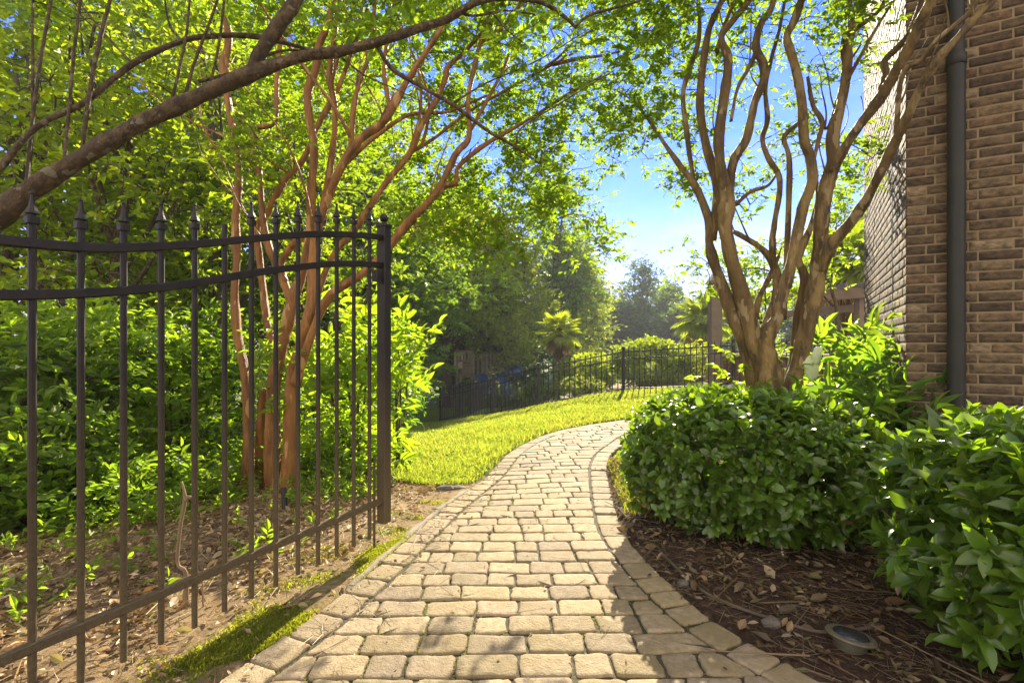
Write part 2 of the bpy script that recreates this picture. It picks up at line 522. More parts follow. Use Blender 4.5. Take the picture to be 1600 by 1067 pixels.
def build_ground():
    X = dense_axis(-6, 6, .07, 900); Y = dense_axis(0, 12, .07, 900)
    gx, gy = np.meshgrid(X, Y)
    z = gz(gx, gy)
    near = np.exp(-((gx / 9) ** 2 + ((gy - 5) / 10) ** 2))
    ph = rng.uniform(0, 6, 8)
    bumpy = (np.sin(gx * 5.1 + ph[0] + 1.3 * np.sin(gy * 2.2)) * np.sin(gy * 4.3 + ph[1]) * .012 + np.sin(gx * 13 + ph[2] + np.sin(gy * 7)) * np.sin(gy * 11 + ph[3]) * .006 + rng.normal(size=gx.shape) * .004) * near
    onpath = (gx > xl(gy) - .03) & (gx < xr(gy) + .03) & (gy < 10.4)
    z = z + np.where(onpath, -.07, bumpy - .008)
    lawn = (inpoly(gx, gy, LAWN) | inpoly(gx, gy, LAWN2)).astype(float)
    lawn = np.maximum(lawn, ((gy > 18.5) & ~inpoly(gx, gy, BED)) * 1.0)
    strip = inpoly(gx, gy, STRIP).astype(float) * .6
    dl = xl(gy) - gx
    mo = np.clip(1.1 - np.abs(dl - .22) / .28, 0, 1) * (gy < 4.5) * (.6 + .4 * np.sin(gx * 9 + np.sin(gy * 6) * 2))
    mulch = ((gx > xr(gy)) & (gy < 7.5)).astype(float) * (1 - strip)
    bed = inpoly(gx, gy, BED).astype(float)
    c = np.stack([np.clip(lawn + strip, 0, 1), np.clip(mo, 0, 1), mulch], -1).reshape(-1, 3)
    c[:, 1] = np.where(bed.ravel() > 0, 0, c[:, 1])
    ny, nx = gx.shape
    i = np.arange(ny - 1)[:, None] * nx + np.arange(nx - 1)[None]
    q = np.stack([i, i + 1, i + nx + 1, i + nx], -1).reshape(-1, 4)
    mb = MB(); mb.add(np.stack([gx, gy, z], -1).reshape(-1, 3), q, None, c)
    m, t, o = nt('ground_soil')
    p = node(t, 'ShaderNodeBsdfPrincipled', Roughness=.95); p.inputs['Specular IOR Level'].default_value = .15
    v = coords(t)
    a = t.nodes.new('ShaderNodeAttribute'); a.attribute_name = 'col'
    sp = t.nodes.new('ShaderNodeSeparateColor'); t.links.new(a.outputs[0], sp.inputs[0])
    soil = ramp(t, noise(t, v, 14, 8, .7), [(.3, (.14, .09, .045)), (.55, (.30, .21, .11)), (.75, (.42, .32, .18))])
    gr = ramp(t, noise(t, v, 5, 6, .7), [(.3, (.07, .10, .015)), (.6, (.13, .18, .025)), (.8, (.17, .19, .045))])
    ms = ramp(t, noise(t, v, 40, 6, .7), [(.3, (.05, .075, .01)), (.7, (.17, .20, .025))])
    mu = ramp(t, noise(t, v, 28, 8, .75), [(.3, (.03, .018, .012)), (.6, (.085, .05, .032)), (.8, (.16, .11, .07))])
    col = mixrgb(t, sp.outputs[2], soil, mu)
    nz = noise(t, v, 9, 5, .6)
    mm = t.nodes.new('ShaderNodeMath'); mm.operation = 'MULTIPLY'
    t.links.new(sp.outputs[1], mm.inputs[0]); t.links.new(ramp(t, nz, [(.45, 0.), (.6, 1.)]), mm.inputs[1])
    col = mixrgb(t, mm.outputs[0], col, ms)
    col = mixrgb(t, sp.outputs[0], col, gr)
    t.links.new(col, p.inputs['Base Color'])
    b = node(t, 'ShaderNodeBump', Strength=.9, Distance=.03)
    t.links.new(noise(t, v, 60, 8, .75), b.inputs['Height']); t.links.new(b.outputs[0], p.inputs['Normal'])
    t.links.new(p.outputs[0], o.inputs[0])
    tag(mb.build('ground', m, smooth=True), kind='structure', label='garden soil and lawn ground falling away to the left')


# ------------------------------------------------------------------ paved path
JOINTS = []


def paver(mb, corners, zfun, col):
    c = np.asarray(corners, float)
    for f_ in (.15, .4, .65, .9):
        JOINTS.extend(c * (1 - f_) + np.roll(c, -1, 0) * f_)
    n = len(c)
    cen = c.mean(0)
    ed = min(np.linalg.norm(c[i] - c[(i + 1) % n]) for i in range(n))
    rad = min(rng.uniform(.012, .036), ed * .3)
    pts = []
    for i in range(n):
        p, a, b = c[i], c[i - 1], c[(i + 1) % n]
        da, db = nrm(a - p), nrm(b - p)
        s, e = p + da * rad, p + db * rad
        for tt in (0, .33, .67, 1):
            pts.append((1 - tt) ** 2 * s + 2 * tt * (1 - tt) * p + tt * tt * e)
        if np.linalg.norm(b - p) > .12:
            for f in (.36, .64):
                pts.append(p + (b - p) * f)
    pts = np.array(pts)
    pts = pts + rng.normal(size=pts.shape) * .0028
    m = len(pts)
    tilt = rng.normal(size=2) * .018
    dz = rng.normal() * .0025
    rings = []
    for ins, dzr in ((-.001, -.05), (0, -.010), (.003, -.0035), (.008, -.0006), (.03, .0004)):
        dvec = cen - pts
        ln = np.linalg.norm(dvec, axis=1, keepdims=True)
        q = pts + dvec / ln * np.minimum(ins, ln * .8)
        z = zfun(q[:, 0], q[:, 1]) + dzr + dz + (q - cen) @ tilt
        rings.append(np.c_[q, z])
    cz = float(zfun(cen[0], cen[1])) + dz + .0004
    V = np.vstack(rings + [np.array([[cen[0], cen[1], cz]])])
    k = np.arange(m); k2 = (k + 1) % m
    q = np.concatenate([np.stack([r * m + k, r * m + k2, (r + 1) * m + k2, (r + 1) * m + k], -1) for r in range(4)])
    t = np.stack([4 * m + k, 4 * m + k2, np.full(m, 5 * m)], -1)
    mb.add(V, q, t, col)


def build_path():
    mb = MB()
    BW, GAP = .185, .0105
    zf = lambda x, y: gz(x, y) + .004

    def pcol():
        k = rng.uniform(.72, 1.12)
        b = np.array([.305, .245, .145]) * k
        return b * np.array([1, rng.uniform(.98, 1.02), rng.uniform(.92, 1.10)])

    for edge, sgn in ((_Ls, 1), (_Rs, -1)):
        e = edge[:, :2]
        seg = np.r_[0, np.cumsum(np.linalg.norm(np.diff(e, axis=0), axis=1))]
        s = 0.
        while s < seg[-1] - .25:
            ln = rng.uniform(.16, .235)
            a = np.array([np.interp(s + GAP, seg, e[:, 0]), np.interp(s + GAP, seg, e[:, 1])])
            b = np.array([np.interp(s + ln, seg, e[:, 0]), np.interp(s + ln, seg, e[:, 1])])
            d = nrm(b - a); n = np.array([d[1], -d[0]]) * sgn
            j = rng.uniform(-.006, .006)
            paver(mb, [a + n * j, b + n * j, b + n * (BW - GAP), a + n * (BW - GAP)], zf, pcol())
            s += ln
    y = .35
    r = 0
    while y < 10.2:
        h = rng.uniform(.160, .178)
        y1 = y + h
        def inner(f, s, yy):
            sl = (f(yy + .05) - f(yy - .05)) / .1
            return f(yy) + s * BW * math.sqrt(1 + sl * sl)
        L0, L1 = inner(xl, 1, y + GAP / 2), inner(xl, 1, y1 - GAP / 2)
        R0, R1 = inner(xr, -1, y + GAP / 2), inner(xr, -1, y1 - GAP / 2)
        tl = .018
        cuts = []
        x = max(L0, L1) + rng.uniform(.06, .26)
        while x < min(R0, R1) - .06:
            cuts.append(x); x += rng.choice([.165, .23, .27], p=[.3, .45, .25]) * rng.uniform(.94, 1.06)
        cuts = [None] + cuts + [None]
        for a, b in zip(cuts[:-1], cuts[1:]):
            a0, a1 = (L0 + GAP, L1 + GAP) if a is None else (a + GAP / 2 + rng.normal() * .003, a + GAP / 2 + rng.normal() * .003)
            b0, b1 = (R0 - GAP, R1 - GAP) if b is None else (b - GAP / 2 + rng.normal() * .003, b - GAP / 2 + rng.normal() * .003)
            if b0 - a0 < .03 or b1 - a1 < .03:
                continue
            jy = rng.normal(size=4) * .003
            pts = [(a0, y + GAP / 2 + tl * a0 + jy[0]), (b0, y + GAP / 2 + tl * b0 + jy[1]), (b1, y1 - GAP / 2 + tl * b1 + jy[2]), (a1, y1 - GAP / 2 + tl * a1 + jy[3])]
            paver(mb, pts, zf, pcol())
        y = y1; r += 1
    path = mb.build('path', M_PAVER, smooth=True)
    tag(path, 'curving tan paver path with tumbled edges and mossy joints', kind='structure')
    sm = MB()
    Y = np.arange(.1, 10.3, .08); U = np.linspace(0, 1, 14)
    xx = xl(Y)[:, None] * (1 - U) + xr(Y)[:, None] * U
    yy = np.repeat(Y[:, None], 14, 1)
    zz = gz(xx, yy) - .009
    i = np.arange(len(Y) - 1)[:, None] * 14 + np.arange(13)[None]
    sm.add(np.stack([xx, yy, zz], -1).reshape(-1, 3), np.stack([i, i + 1, i + 15, i + 14], -1).reshape(-1, 4))
    tag(sm.build('path_joint_sand', M_JOINT, smooth=True), 'dark mossy sand in the joints of the paver path', kind='structure')
    em = MB()
    for edge, sgn, y0, y1 in ((_Ls, -1, 2.9, 5.4),):
        e = edge[(edge[:, 1] > y0) & (edge[:, 1] < y1)][:, :2]
        d = nrm(np.gradient(e, axis=0)); n = np.stack([d[:, 1], -d[:, 0]], -1) * sgn
        k = len(e)
        w = .045 + .02 * np.sin(np.arange(k) * 1.7); w[[0, -1]] = .0; w[[1, -2]] *= .5; lowr = np.zeros(k); lowr[[0, -1]] = .06; lowr[[1, -2]] = .012
        prof = [(.008, -.03), (.008, .004), (.035, .008), (1, -.004), (1.0, -.05)]
        V = []
        for u, dz in prof:
            off = u if u < .1 else None
            q = e + n * (np.full(k, u) if off is not None else (w + .02))[:, None]
            V.append(np.c_[q, gz(q[:, 0], q[:, 1]) + dz - lowr + rng.normal(size=k) * .003])
        V = np.stack(V, 1)
        m = len(prof)
        i = np.arange(k - 1)[:, None] * m + np.arange(m - 1)[None]
        em.add(V.reshape(-1, 3), np.stack([i, i + 1, i + m + 1, i + m], -1).reshape(-1, 4))
    tag(em.build('path_kerb', M_CONCRETE, smooth=True), 'rough concrete kerb strip along the left edge of the path', kind='structure')


build_ground()
build_path()


# ------------------------------------------------------------------ grass, litter, moss
def scatter(poly, n):
    p = np.array(poly)
    lo, hi = p.min(0), p.max(0)
    x = rng.uniform(lo[0], hi[0], n * 3); y = rng.uniform(lo[1], hi[1], n * 3)
    k = inpoly(x, y, poly)
    return x[k][:n], y[k][:n]


def blades(mb, x, y, h, w, base, lean=.5, var=.3, yellow=.3):
    m = len(x)
    z = gz(x, y) - .012
    p = np.c_[x, y, z]
    a = rng.uniform(0, 2 * math.pi, m)
    d = np.c_[np.cos(a) * lean * rng.uniform(.2, 1, m), np.sin(a) * lean * rng.uniform(.2, 1, m), np.ones(m)]
    nn = np.c_[np.cos(a + 1.57 + rng.normal(size=m)), np.sin(a + 1.57 + rng.normal(size=m)), np.full(m, .1)]
    leaves(mb, p, d, nn, h, w, BLADE, palette(m, base, var, yellow))


BLADE = (np.array([(-.5, 0, 0), (.5, 0, 0), (.42, .55, .05), (-.42, .55, .05), (0, 1, .25)]), np.array([(0, 1, 2, 3)]), np.array([(3, 2, 4)]))
mb = MB()
lp = np.array(LAWN)
x = rng.uniform(-3.6, 6.2, 900000); u = rng.uniform(0, 1, 900000)
y = 5.2 + (18.2 - 5.2) * u ** 1.7
k = inpoly(x, y, LAWN) & (x > xl(y) - 20)
k &= ~((x > xl(y) - .02) & (x < xr(y)) & (y < 10.2))
x, y = x[k][:230000], y[k][:230000]
cl = np.sin(x * 3.1 + 2 * np.sin(y * 1.7)) * np.sin(y * 2.7 + np.sin(x * 2.3))
pn = np.sin(x * 1.3 + 1.1 * np.sin(y * .9 + 1)) * np.sin(y * 1.1 + 1.4 * np.sin(x * .7)) + .5 * np.sin(x * 4.3 + y * 2.1) * np.sin(y * 3.7 - x)
edge = np.clip((xl(np.minimum(y, 10)) - x) / .35, .12, 1)
kp = rng.uniform(0, 1, len(x)) < np.clip(.78 + .25 * pn, .35, 1) * np.where(y < 10, edge, 1)
x, y, cl, pn = x[kp], y[kp], cl[kp], pn[kp]
hh = (.062 + .022 * cl) * rng.uniform(.5, 1.5, len(x)) * (1 + y * .012)
dry = rng.uniform(0, 1, len(x)) < np.clip(.16 - .16 * pn, .04, .4)
blades(mb, x[~dry], y[~dry], hh[~dry], .0055 + y[~dry] * .0009, (.13, .18, .042), .85, .45, .5)
blades(mb, x[dry], y[dry], hh[dry] * .8, .0055 + y[dry] * .0009, (.22, .20, .08), 1.1, .35, .3)
wx, wy = scatter(LAWN, 900)
kk = ~((wx > xl(wy) - .05) & (wy < 10.2)); wx, wy = wx[kk], wy[kk]
sprays(mb, None, np.c_[wx, wy, gz(wx, wy) + .015], 1, .05, 5, .045, .6, (.09, .16, .03), LEAF6, up=.8, spread=.01)
x, y = scatter(LAWN2, 30000)
blades(mb, x, y, .09 * rng.uniform(.6, 1.4, len(x)), .03, (.07, .12, .02), .6)
x, y = scatter(STRIP, 5000)
k = ~((x > xl(y)) & (x < xr(y))) ; x, y = x[k], y[k]
blades(mb, x, y, .045 * rng.uniform(.6, 1.4, len(x)), .007, (.13, .15, .025), .9, .35, .6)
tag(mb.build('lawn_grass', M_GRASS), 'short sunlit lawn grass sloping up to the iron fence', 'grass', kind='stuff')

# moss tufts beside and on the left path edge
mb = MB()
n = 60000
y = rng.uniform(1.6, 4.3, n); dl = np.abs(rng.normal(size=n)) * .2 + rng.uniform(-.01, .03, n)
x = xl(y) - dl
k = (np.sin(x * 7 + 2 * np.sin(y * 4.2)) + np.sin(y * 5.1 + 1.0) * .6 + rng.normal(size=n) * .25) > .55 + dl * 1.5
x, y = x[k], y[k]
blades(mb, x, y, .022 * rng.uniform(.5, 1.4, len(x)), .006, (.12, .145, .02), 1.2, .4, .5)
xx = rng.uniform(-1.9, -.5, 20000); yy = rng.uniform(2.2, 4.8, 20000)
k = (xx < xl(yy) - .03) & (np.sin(xx * 6.3 + 3 * np.sin(yy * 3)) * np.sin(yy * 7.3 + 1) > .45)
blades(mb, xx[k], yy[k], .02 * rng.uniform(.5, 1.4, k.sum()), .006, (.12, .145, .02), 1.2, .4, .5)
J = np.array(JOINTS)
jm = np.sin(J[:, 0] * 3.1 + 2 * np.sin(J[:, 1] * 1.3)) * np.sin(J[:, 1] * 2.3 + 1.2 * np.sin(J[:, 0] * 2.2)) + rng.normal(size=len(J)) * .2
J = J[(jm > .35) & (J[:, 1] > 1.8) & (J[:, 1] < 9.5)]
J = np.repeat(J, 5, 0) + rng.normal(size=(len(J) * 5, 2)) * [.016, .004]
blades(mb, J[:, 0], J[:, 1], .016 * rng.uniform(.5, 1.3, len(J)), .005, (.085, .10, .02), 1.3, .4, .4)
tag(mb.build('moss', M_GRASS), 'green moss creeping over soil at the left path edge and into paver joints', 'moss', kind='stuff')

# moss and dirt in the joints of the pavers
# fallen leaves, bark bits and pine straw
DRY = np.array([(.34, .22, .10), (.46, .32, .16), (.26, .14, .055), (.38, .29, .16), (.20, .14, .065), (.55, .43, .26), (.32, .27, .09), (.12, .075, .035)])


def litter(name, label, n, xyfun, ln, cat, straw, dim=1.0):
    mb = MB()
    x, y = xyfun(n)
    m = len(x)
    p = np.c_[x, y, gz(x, y) + rng.uniform(-.004, .022, m)]
    a = rng.uniform(0, 6.283, m)
    d = np.c_[np.cos(a), np.sin(a), rng.normal(size=m) * .35]
    nn = np.c_[rng.normal(size=(m, 2)) * .55, np.ones(m)]
    L = ln * (.4 + .8 * rng.uniform(0, 1, m) + .9 * rng.uniform(0, 1, m) ** 6)
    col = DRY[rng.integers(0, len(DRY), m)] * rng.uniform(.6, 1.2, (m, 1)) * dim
    leaves(mb, p, d, nn, L, L * rng.uniform(.3, .6, m), CURL, col)
    x, y = xyfun(straw)
    m = len(x)
    p = np.c_[x, y, gz(x, y) + rng.uniform(.0, .015, m)]
    a = rng.uniform(0, 6.283, m)
    d = np.c_[np.cos(a), np.sin(a), rng.normal(size=m) * .12]
    L = rng.uniform(.03, .16, m)
    prisms(mb, p, p + d * L[:, None], .0016, .001, 3, np.repeat(DRY[rng.integers(0, len(DRY), m)] * .8 * dim, 6, axis=0))
    if n > 1000:
        x, y = xyfun(90)
        m = len(x); a = rng.uniform(0, 6.283, m); L = rng.uniform(.12, .5, m)
        p = np.c_[x, y, gz(x, y) + .012]
        e = np.c_[x + np.cos(a) * L, y + np.sin(a) * L, gz(x + np.cos(a) * L, y + np.sin(a) * L) + rng.uniform(.01, .05, m)]
        prisms(mb, p, e, .005, .0025, 5, np.repeat(DRY[rng.integers(0, 5, m)] * .8 * dim, 10, axis=0))
    o = mb.build(name, M_LITTER)
    tag(o, label, cat, kind='stuff')


CURL = (np.array([(0, 0, 0), (.5, .3, .16), (.42, .65, .12), (0, 1, .12), (-.42, .65, .2), (-.46, .3, .1), (0, .5, -.04)]),
        np.zeros((0, 4), int), np.array([(0, 1, 6), (1, 2, 6), (2, 3, 6), (3, 4, 6), (4, 5, 6), (5, 0, 6)]))


def left_xy(n):
    y = rng.uniform(1.4, 7.2, n * 2); x = xl(y) - .05 - np.abs(rng.uniform(0, 1, n * 2)) ** .8 * 4.2
    w = np.clip((xl(y) - x) / .9, .06, 1)
    k = rng.uniform(0, 1, n * 2) < w
    k &= ~inpoly(x, y, LAWN)
    cn_ = np.sin(x * 4.1 + 2 * np.sin(y * 2.7)) * np.sin(y * 3.6 + 1.5 * np.sin(x * 3.1)) + .5 * np.sin(x * 9 + y * 7)
    k &= rng.uniform(0, 1, n * 2) < np.clip(.72 + .5 * cn_, .25, 1)
    return x[k][:n], y[k][:n]


def right_xy(n):
    y = rng.uniform(1.3, 6.2, n); x = xr(y) + .02 + rng.uniform(0, 1, n) * 2.2
    return x, y


litter('leaf_litter', 'dry brown fallen leaves and pine straw under the gate', 19000, left_xy, .050, 'fallen leaves', 20000)
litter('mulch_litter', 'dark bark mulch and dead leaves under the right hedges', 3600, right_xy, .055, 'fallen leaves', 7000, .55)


def path_xy(n):
    y = rng.uniform(1.6, 6, n); e = rng.uniform(0, 1, n) < .7
    u = np.where(e, np.abs(rng.normal(size=n)) * .1, rng.uniform(0, 1, n))
    return xl(y) * (1 - u) + xr(y) * u, y


litter('path_debris', 'scattered dry leaf bits and twigs lying on the pavers', 300, path_xy, .028, 'fallen leaves', 420)


# ------------------------------------------------------------------ metal gate
def build_gate():
    g0 = np.array([-.915, 3.66, 0]); gd = np.array([-.861, -1.765, 0]) / 13
    al = nrm(gd); nr = np.array([al[1], -al[0], 0])
    root = empty('metal_gate', g0 + np.array([0, 0, 0]), 'dark bronze arched iron gate leaf with spear finials, swung open beside the path', 'gate')
    at = lambda i, z: g0 + gd * i + np.array([0, 0, z])
    it = [0, 1, 3, 5, 7, 9, 11, 12, 13, 15, 16]
    zt = [2.187, 2.175, 2.130, 2.070, 1.992, 1.912, 1.845, 1.823, 1.812, 1.80, 1.80]
    im = [0, 1, 3, 5, 7, 9, 11, 13, 15, 16]
    zm = [1.992, 1.98, 1.942, 1.882, 1.81, 1.728, 1.664, 1.622, 1.60, 1.60]
    for ii, zz, nm in ((it, zt, 'top_rail'), (im, zm, 'middle_rail')):
        pts, _ = smooth_path([at(i, z) for i, z in zip(ii, zz)], np.ones(len(ii)), 5)
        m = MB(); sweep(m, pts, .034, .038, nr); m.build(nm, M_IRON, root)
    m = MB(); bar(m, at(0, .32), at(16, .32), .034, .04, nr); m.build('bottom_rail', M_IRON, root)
    for i in range(1, 16):
        top = np.interp(i, it, zt) + .085
        m = MB()
        short = i == 8
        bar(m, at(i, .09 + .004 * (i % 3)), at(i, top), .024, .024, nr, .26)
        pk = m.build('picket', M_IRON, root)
        if short: continue
        f = MB()
        b = at(i, top)
        bar(f, b - [0, 0, .012], b + [0, 0, .014], .038, .038, nr)
        rot = math.atan2(al[1], al[0]) + math.pi / 4
        lathe(f, b + [0, 0, .016], [(0, .0), (0, .012), (.007, .012), (.009, .023), (.015, .022), (.035, .013), (.062, .0075), (.08, .006), (.085, .0085), (.092, .0075), (.097, 0)], 8, rot=rot)
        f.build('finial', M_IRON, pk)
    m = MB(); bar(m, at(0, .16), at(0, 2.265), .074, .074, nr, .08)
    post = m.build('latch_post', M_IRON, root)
    m = MB(); b = at(0, 2.265)
    bar(m, b, b + [0, 0, .018], .09, .09, nr, .1)
    lathe(m, b + [0, 0, .018], [(0, .024), (.012, .014), (.02, .014)] + [(.048 - .031 * math.cos(a), .031 * math.sin(a)) for a in np.linspace(.5, math.pi, 9)], 18)
    m.build('ball_cap', M_IRON, post)
    m = MB(); bar(m, at(.55, 1.87) + nr * .0, at(.55, 1.95), .05, .05, nr); m.build('latch', M_IRON, root)
    m = MB(); c = at(.45, 0) + nr * .03
    prisms(m, [c + [0, 0, .0]], [c + [0, 0, .62]], .009, .009, 8); m.build('drop_rod', M_IRON, root)
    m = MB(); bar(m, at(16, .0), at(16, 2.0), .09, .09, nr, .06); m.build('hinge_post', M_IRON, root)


build_gate()


# ------------------------------------------------------------------ iron fence at the back
def build_fence(pts, name, label, spacing=.145, hgt=1.2):
    pts = [np.asarray(p, float) for p in pts]
    root = empty(name, pts[0], label, 'fence')
    pm = None
    for a, b in zip(pts[:-1], pts[1:]):
        d = b - a; L = np.linalg.norm(d[:2])
        side = nrm(np.array([d[1], -d[0], 0]))
        n = max(2, round(L / spacing))
        for dz in (.10, hgt - .28, hgt - .10):
            m = MB(); bar(m, a + [0, 0, dz], b + [0, 0, dz], .03, .035, side); m.build('rail', M_IRON2, root)
        for k in range(1, n):
            q = a + d * k / n
            if pm is None:
                m = MB(); bar(m, q + [0, 0, .03], q + [0, 0, hgt - .03], .023, .023, side)
                lathe(m, q + [0, 0, hgt - .03], [(0, .016), (.02, .012), (.075, 0)], 6)
                o = m.build('picket', M_IRON2, root)
                pm, q0 = o, q
            else:
                o = pm.copy(); COL.objects.link(o); o.parent = root
                o.location = [float(v) for v in (q - q0)]
    for p in pts:
        m = MB(); bar(m, p + [0, 0, -.1], p + [0, 0, hgt + .02], .075, .075, None, .08)
        bar(m, p + [0, 0, hgt + .02], p + [0, 0, hgt + .05], .095, .095, None, .2)
        m.build('post', M_IRON2, root)
    return root


def on_ground(px, D):
    return G((px - 800) / F * D, D)


FP = [on_ground(1345, 11.4), on_ground(1146, 12.8), on_ground(974, 14.0), on_ground(841, 14.5), on_ground(771, 15.5), on_ground(719, 16.8), on_ground(688, 18.0)]
build_fence(FP, 'iron_fence', 'long black iron picket fence running downhill along the top of the lawn')
build_fence([on_ground(688, 18.15), on_ground(735, 20.5), on_ground(762, 23)], 'iron_fence', 'short black iron fence turning back from the corner beside the play set')
bpy.data.objects['iron_fence.001'] if 'iron_fence.001' in bpy.data.objects else None


# ------------------------------------------------------------------ brick house
def build_house():
    C0 = np.array([3.54, 4.60, 0]); dA = np.array([.863, -.505, 0]); dB = np.array([.505, .863, 0])
    root = empty('brick_house', C0, 'brown brick house corner with grey downspout behind the right hedges', 'house')
    LA, LB, HT = 2.6, 4.28, 7.2
    CO, BL, MO = .087, .285, .010
    m = MB()
    ins = .0065
    c = C0 + (dA + dB) * ins
    q = [c, c + dA * LA, c + dA * LA + dB * LB, c + dB * LB]
    V = [p + [0, 0, -.4] for p in q] + [p + [0, 0, HT] for p in q]
    m.add(V, [(0, 1, 5, 4), (1, 2, 6, 5), (2, 3, 7, 6), (3, 0, 4, 7), (4, 5, 6, 7)])
    wall = m.build('wall', M_MORTAR, root)
    m = MB()
    BC = np.array([(.098, .074, .050), (.12, .090, .060), (.078, .058, .041), (.14, .108, .073), (.112, .077, .050), (.135, .10, .064), (.20, .16, .112), (.062, .046, .034)])

    def brick(o, du, dn, u0, u1, z0):
        w, h = u1 - u0, CO - MO
        pr = rng.normal() * .0018
        e = .0045
        sec = [(0, .0), (1, .0), (1, 1), (0, 1)]
        nx, nz = max(2, int(w / .055)), 3
        us = np.r_[0, e / w, np.linspace(.12, .88, nx), 1 - e / w, 1]; vs = np.r_[0, e / h, .35, .65, 1 - e / h, 1]
        uu, vv = np.meshgrid(us, vs)
        dep = np.where((uu == 0) | (uu == 1) | (vv == 0) | (vv == 1), -.010, 0.0) + np.clip(rng.normal(size=uu.shape) * .0018 + pr, -.0035, .004)
        pt = o[None, None] + (u0 + uu * w + rng.normal(size=uu.shape) * .0008)[..., None] * du + dep[..., None] * dn
        pt[..., 2] += z0 + vv * h
        k = np.array([1.0, .97, .86]) * BC[rng.choice(len(BC), p=[.19, .18, .15, .12, .13, .11, .04, .08])] * rng.uniform(.8, 1.15)
        ny, nxx = uu.shape
        i = np.arange(ny - 1)[:, None] * nxx + np.arange(nxx - 1)[None]
        m.add(pt.reshape(-1, 3), np.stack([i, i + 1, i + nxx + 1, i + nxx], -1).reshape(-1, 4), None, k)

    rows = int((HT + .3) / CO)
    for r in range(rows):
        z0 = -.3 + r * CO
        # gable face towards the path: alternate stretcher and header at the corner
        cuts = [0, BL * (.5 if r % 2 else .72)]
        x = cuts[-1]
        while x < LA:
            x += BL * rng.choice([1.0, 1.0, 1.0, .5 if rng.uniform() < .15 else 1]); cuts.append(min(x, LA))
        for a, b in zip(cuts[:-1], cuts[1:]):
            if b - a > .04: brick(C0, dA, -dB, a + (0 if a == 0 else MO / 2), b - MO / 2, z0)
        cuts = [0, .11 if r % 2 == 0 else BL * .72]
        x = cuts[-1]
        while x < LB:
            x += BL; cuts.append(min(x, LB))
        for a, b in zip(cuts[:-1], cuts[1:]):
            for a2, b2 in ([(a, .86), (.90, b)] if a < .88 < b else [(a, b)]):
                if b2 - a2 > .03: brick(C0, dB, -dA, a2 + (0 if a2 == 0 else MO / 2), b2 - MO / 2, z0)
    m.build('brickwork', M_BRICK, wall, smooth=True)
    m = MB(); j = C0 + dB * .88 + dA * .006
    bar(m, j + [0, 0, -.3], j + [0, 0, HT], .03, .02, dB); m.build('expansion_joint', M_IRON2, wall)
    # round downspout on the near face
    m = MB()
    # position chosen so its centre stands 0.4 m along the near face
    b = C0 + dA * .335 - dB * .065
    prisms(m, [b + [0, 0, -.2]], [b + [0, 0, 3.86]], .062, .062, 28)
    prisms(m, [b + [0, 0, 3.86]], [b + [0, 0, HT - .2]], .056, .056, 28)
    pipe = m.build('downspout', M_PIPE, root, smooth=True)
    m = MB()
    lathe(m, b + [0, 0, 3.80], [(0, .063), (.01, .071), (.09, .071), (.1, .058)], 28)
    m.build('pipe_collar', M_PIPE, pipe, smooth=True)
    for z in (1.0, 5.6):
        m = MB(); lathe(m, b + [0, 0, z], [(0, .0625), (0, .066), (.035, .066), (.035, .0625)], 28)
        bar(m, b + dB * .06 + [0, 0, z], b + dB * .06 + [0, 0, z + .035], .15, .01, dA); m.build('bracket', M_PIPE, pipe)
    m = MB()
    q = [C0 - (dA + dB) * .4, C0 + dA * (LA + .3) - dB * .4, C0 + dA * (LA + .3) + dB * (LB + .4), C0 - dA * .4 + dB * (LB + .4)]
    V = [p + [0, 0, HT] for p in q] + [p + [0, 0, HT + .18] for p in q]
    m.add(V, [(3, 2, 1, 0), (0, 1, 5, 4), (1, 2, 6, 5), (2, 3, 7, 6), (3, 0, 4, 7), (4, 5, 6, 7)])
    m.build('roof', M_WOOD, root)


build_house()


# ------------------------------------------------------------------ trees
def colonize(wood, nodes, targets, r0=.012, r1=.004, jitter=.07, sag=0.0):
    """Joins every leaf cluster to the nearest limb with thin wandering twigs."""
    nodes = [np.asarray(n) for n in nodes]
    N = np.array(nodes)
    targets = np.asarray(targets)
    dist = np.min(np.linalg.norm(targets[:, None] - N[None, ::max(1, len(N) // 300)], axis=-1), axis=1)
    E0, E1, R0, R1 = [], [], [], []
    buf = np.zeros((len(N) + len(targets) * 4, 3)); buf[:len(N)] = N
    cnt = len(N)
    for i in np.argsort(dist):
        t = targets[i]
        dv = buf[:cnt] - t
        dd = np.sqrt((dv * dv).sum(1)) + np.maximum(0, dv[:, 2]) * .5
        k = int(np.argmin(dd))
        a = buf[k]
        L = np.linalg.norm(t - a)
        if L < .02: continue
        ns = 2 if L < .35 else 3
        prev = a
        rr0 = min(r0, r1 + L * .012)
        for s in range(1, ns + 1):
            f = s / ns
            p = a + (t - a) * f
            if s < ns:
                p = p + rng.normal(size=3) * jitter * min(L, 1) + np.array([0, 0, .1 * L * math.sin(f * math.pi)])
            E0.append(prev); E1.append(p)
            R0.append(rr0 * (1 - (s - 1) / ns) + r1 * (s - 1) / ns); R1.append(rr0 * (1 - f) + r1 * f)
            buf[cnt] = p; cnt += 1
            prev = p
    prisms(wood, np.array(E0), np.array(E1), np.array(R0), np.array(R1), 5)


def blob(px, py, D, rx, ry, rd, n):
    """n cluster centres inside an ellipsoid."""
    u = nrm(rng.normal(size=(n, 3))) * rng.uniform(0, 1, (n, 1)) ** (1 / 2.4)
    c = P(px, py, D)
    return c + u * np.array([rx / F * D, rd, ry / F * D])


def ell(c, r, n, shell=2.6):
    u = nrm(rng.normal(size=(n, 3))) * rng.uniform(0, 1, (n, 1)) ** (1 / shell)
    return np.asarray(c) + u * np.asarray(r)


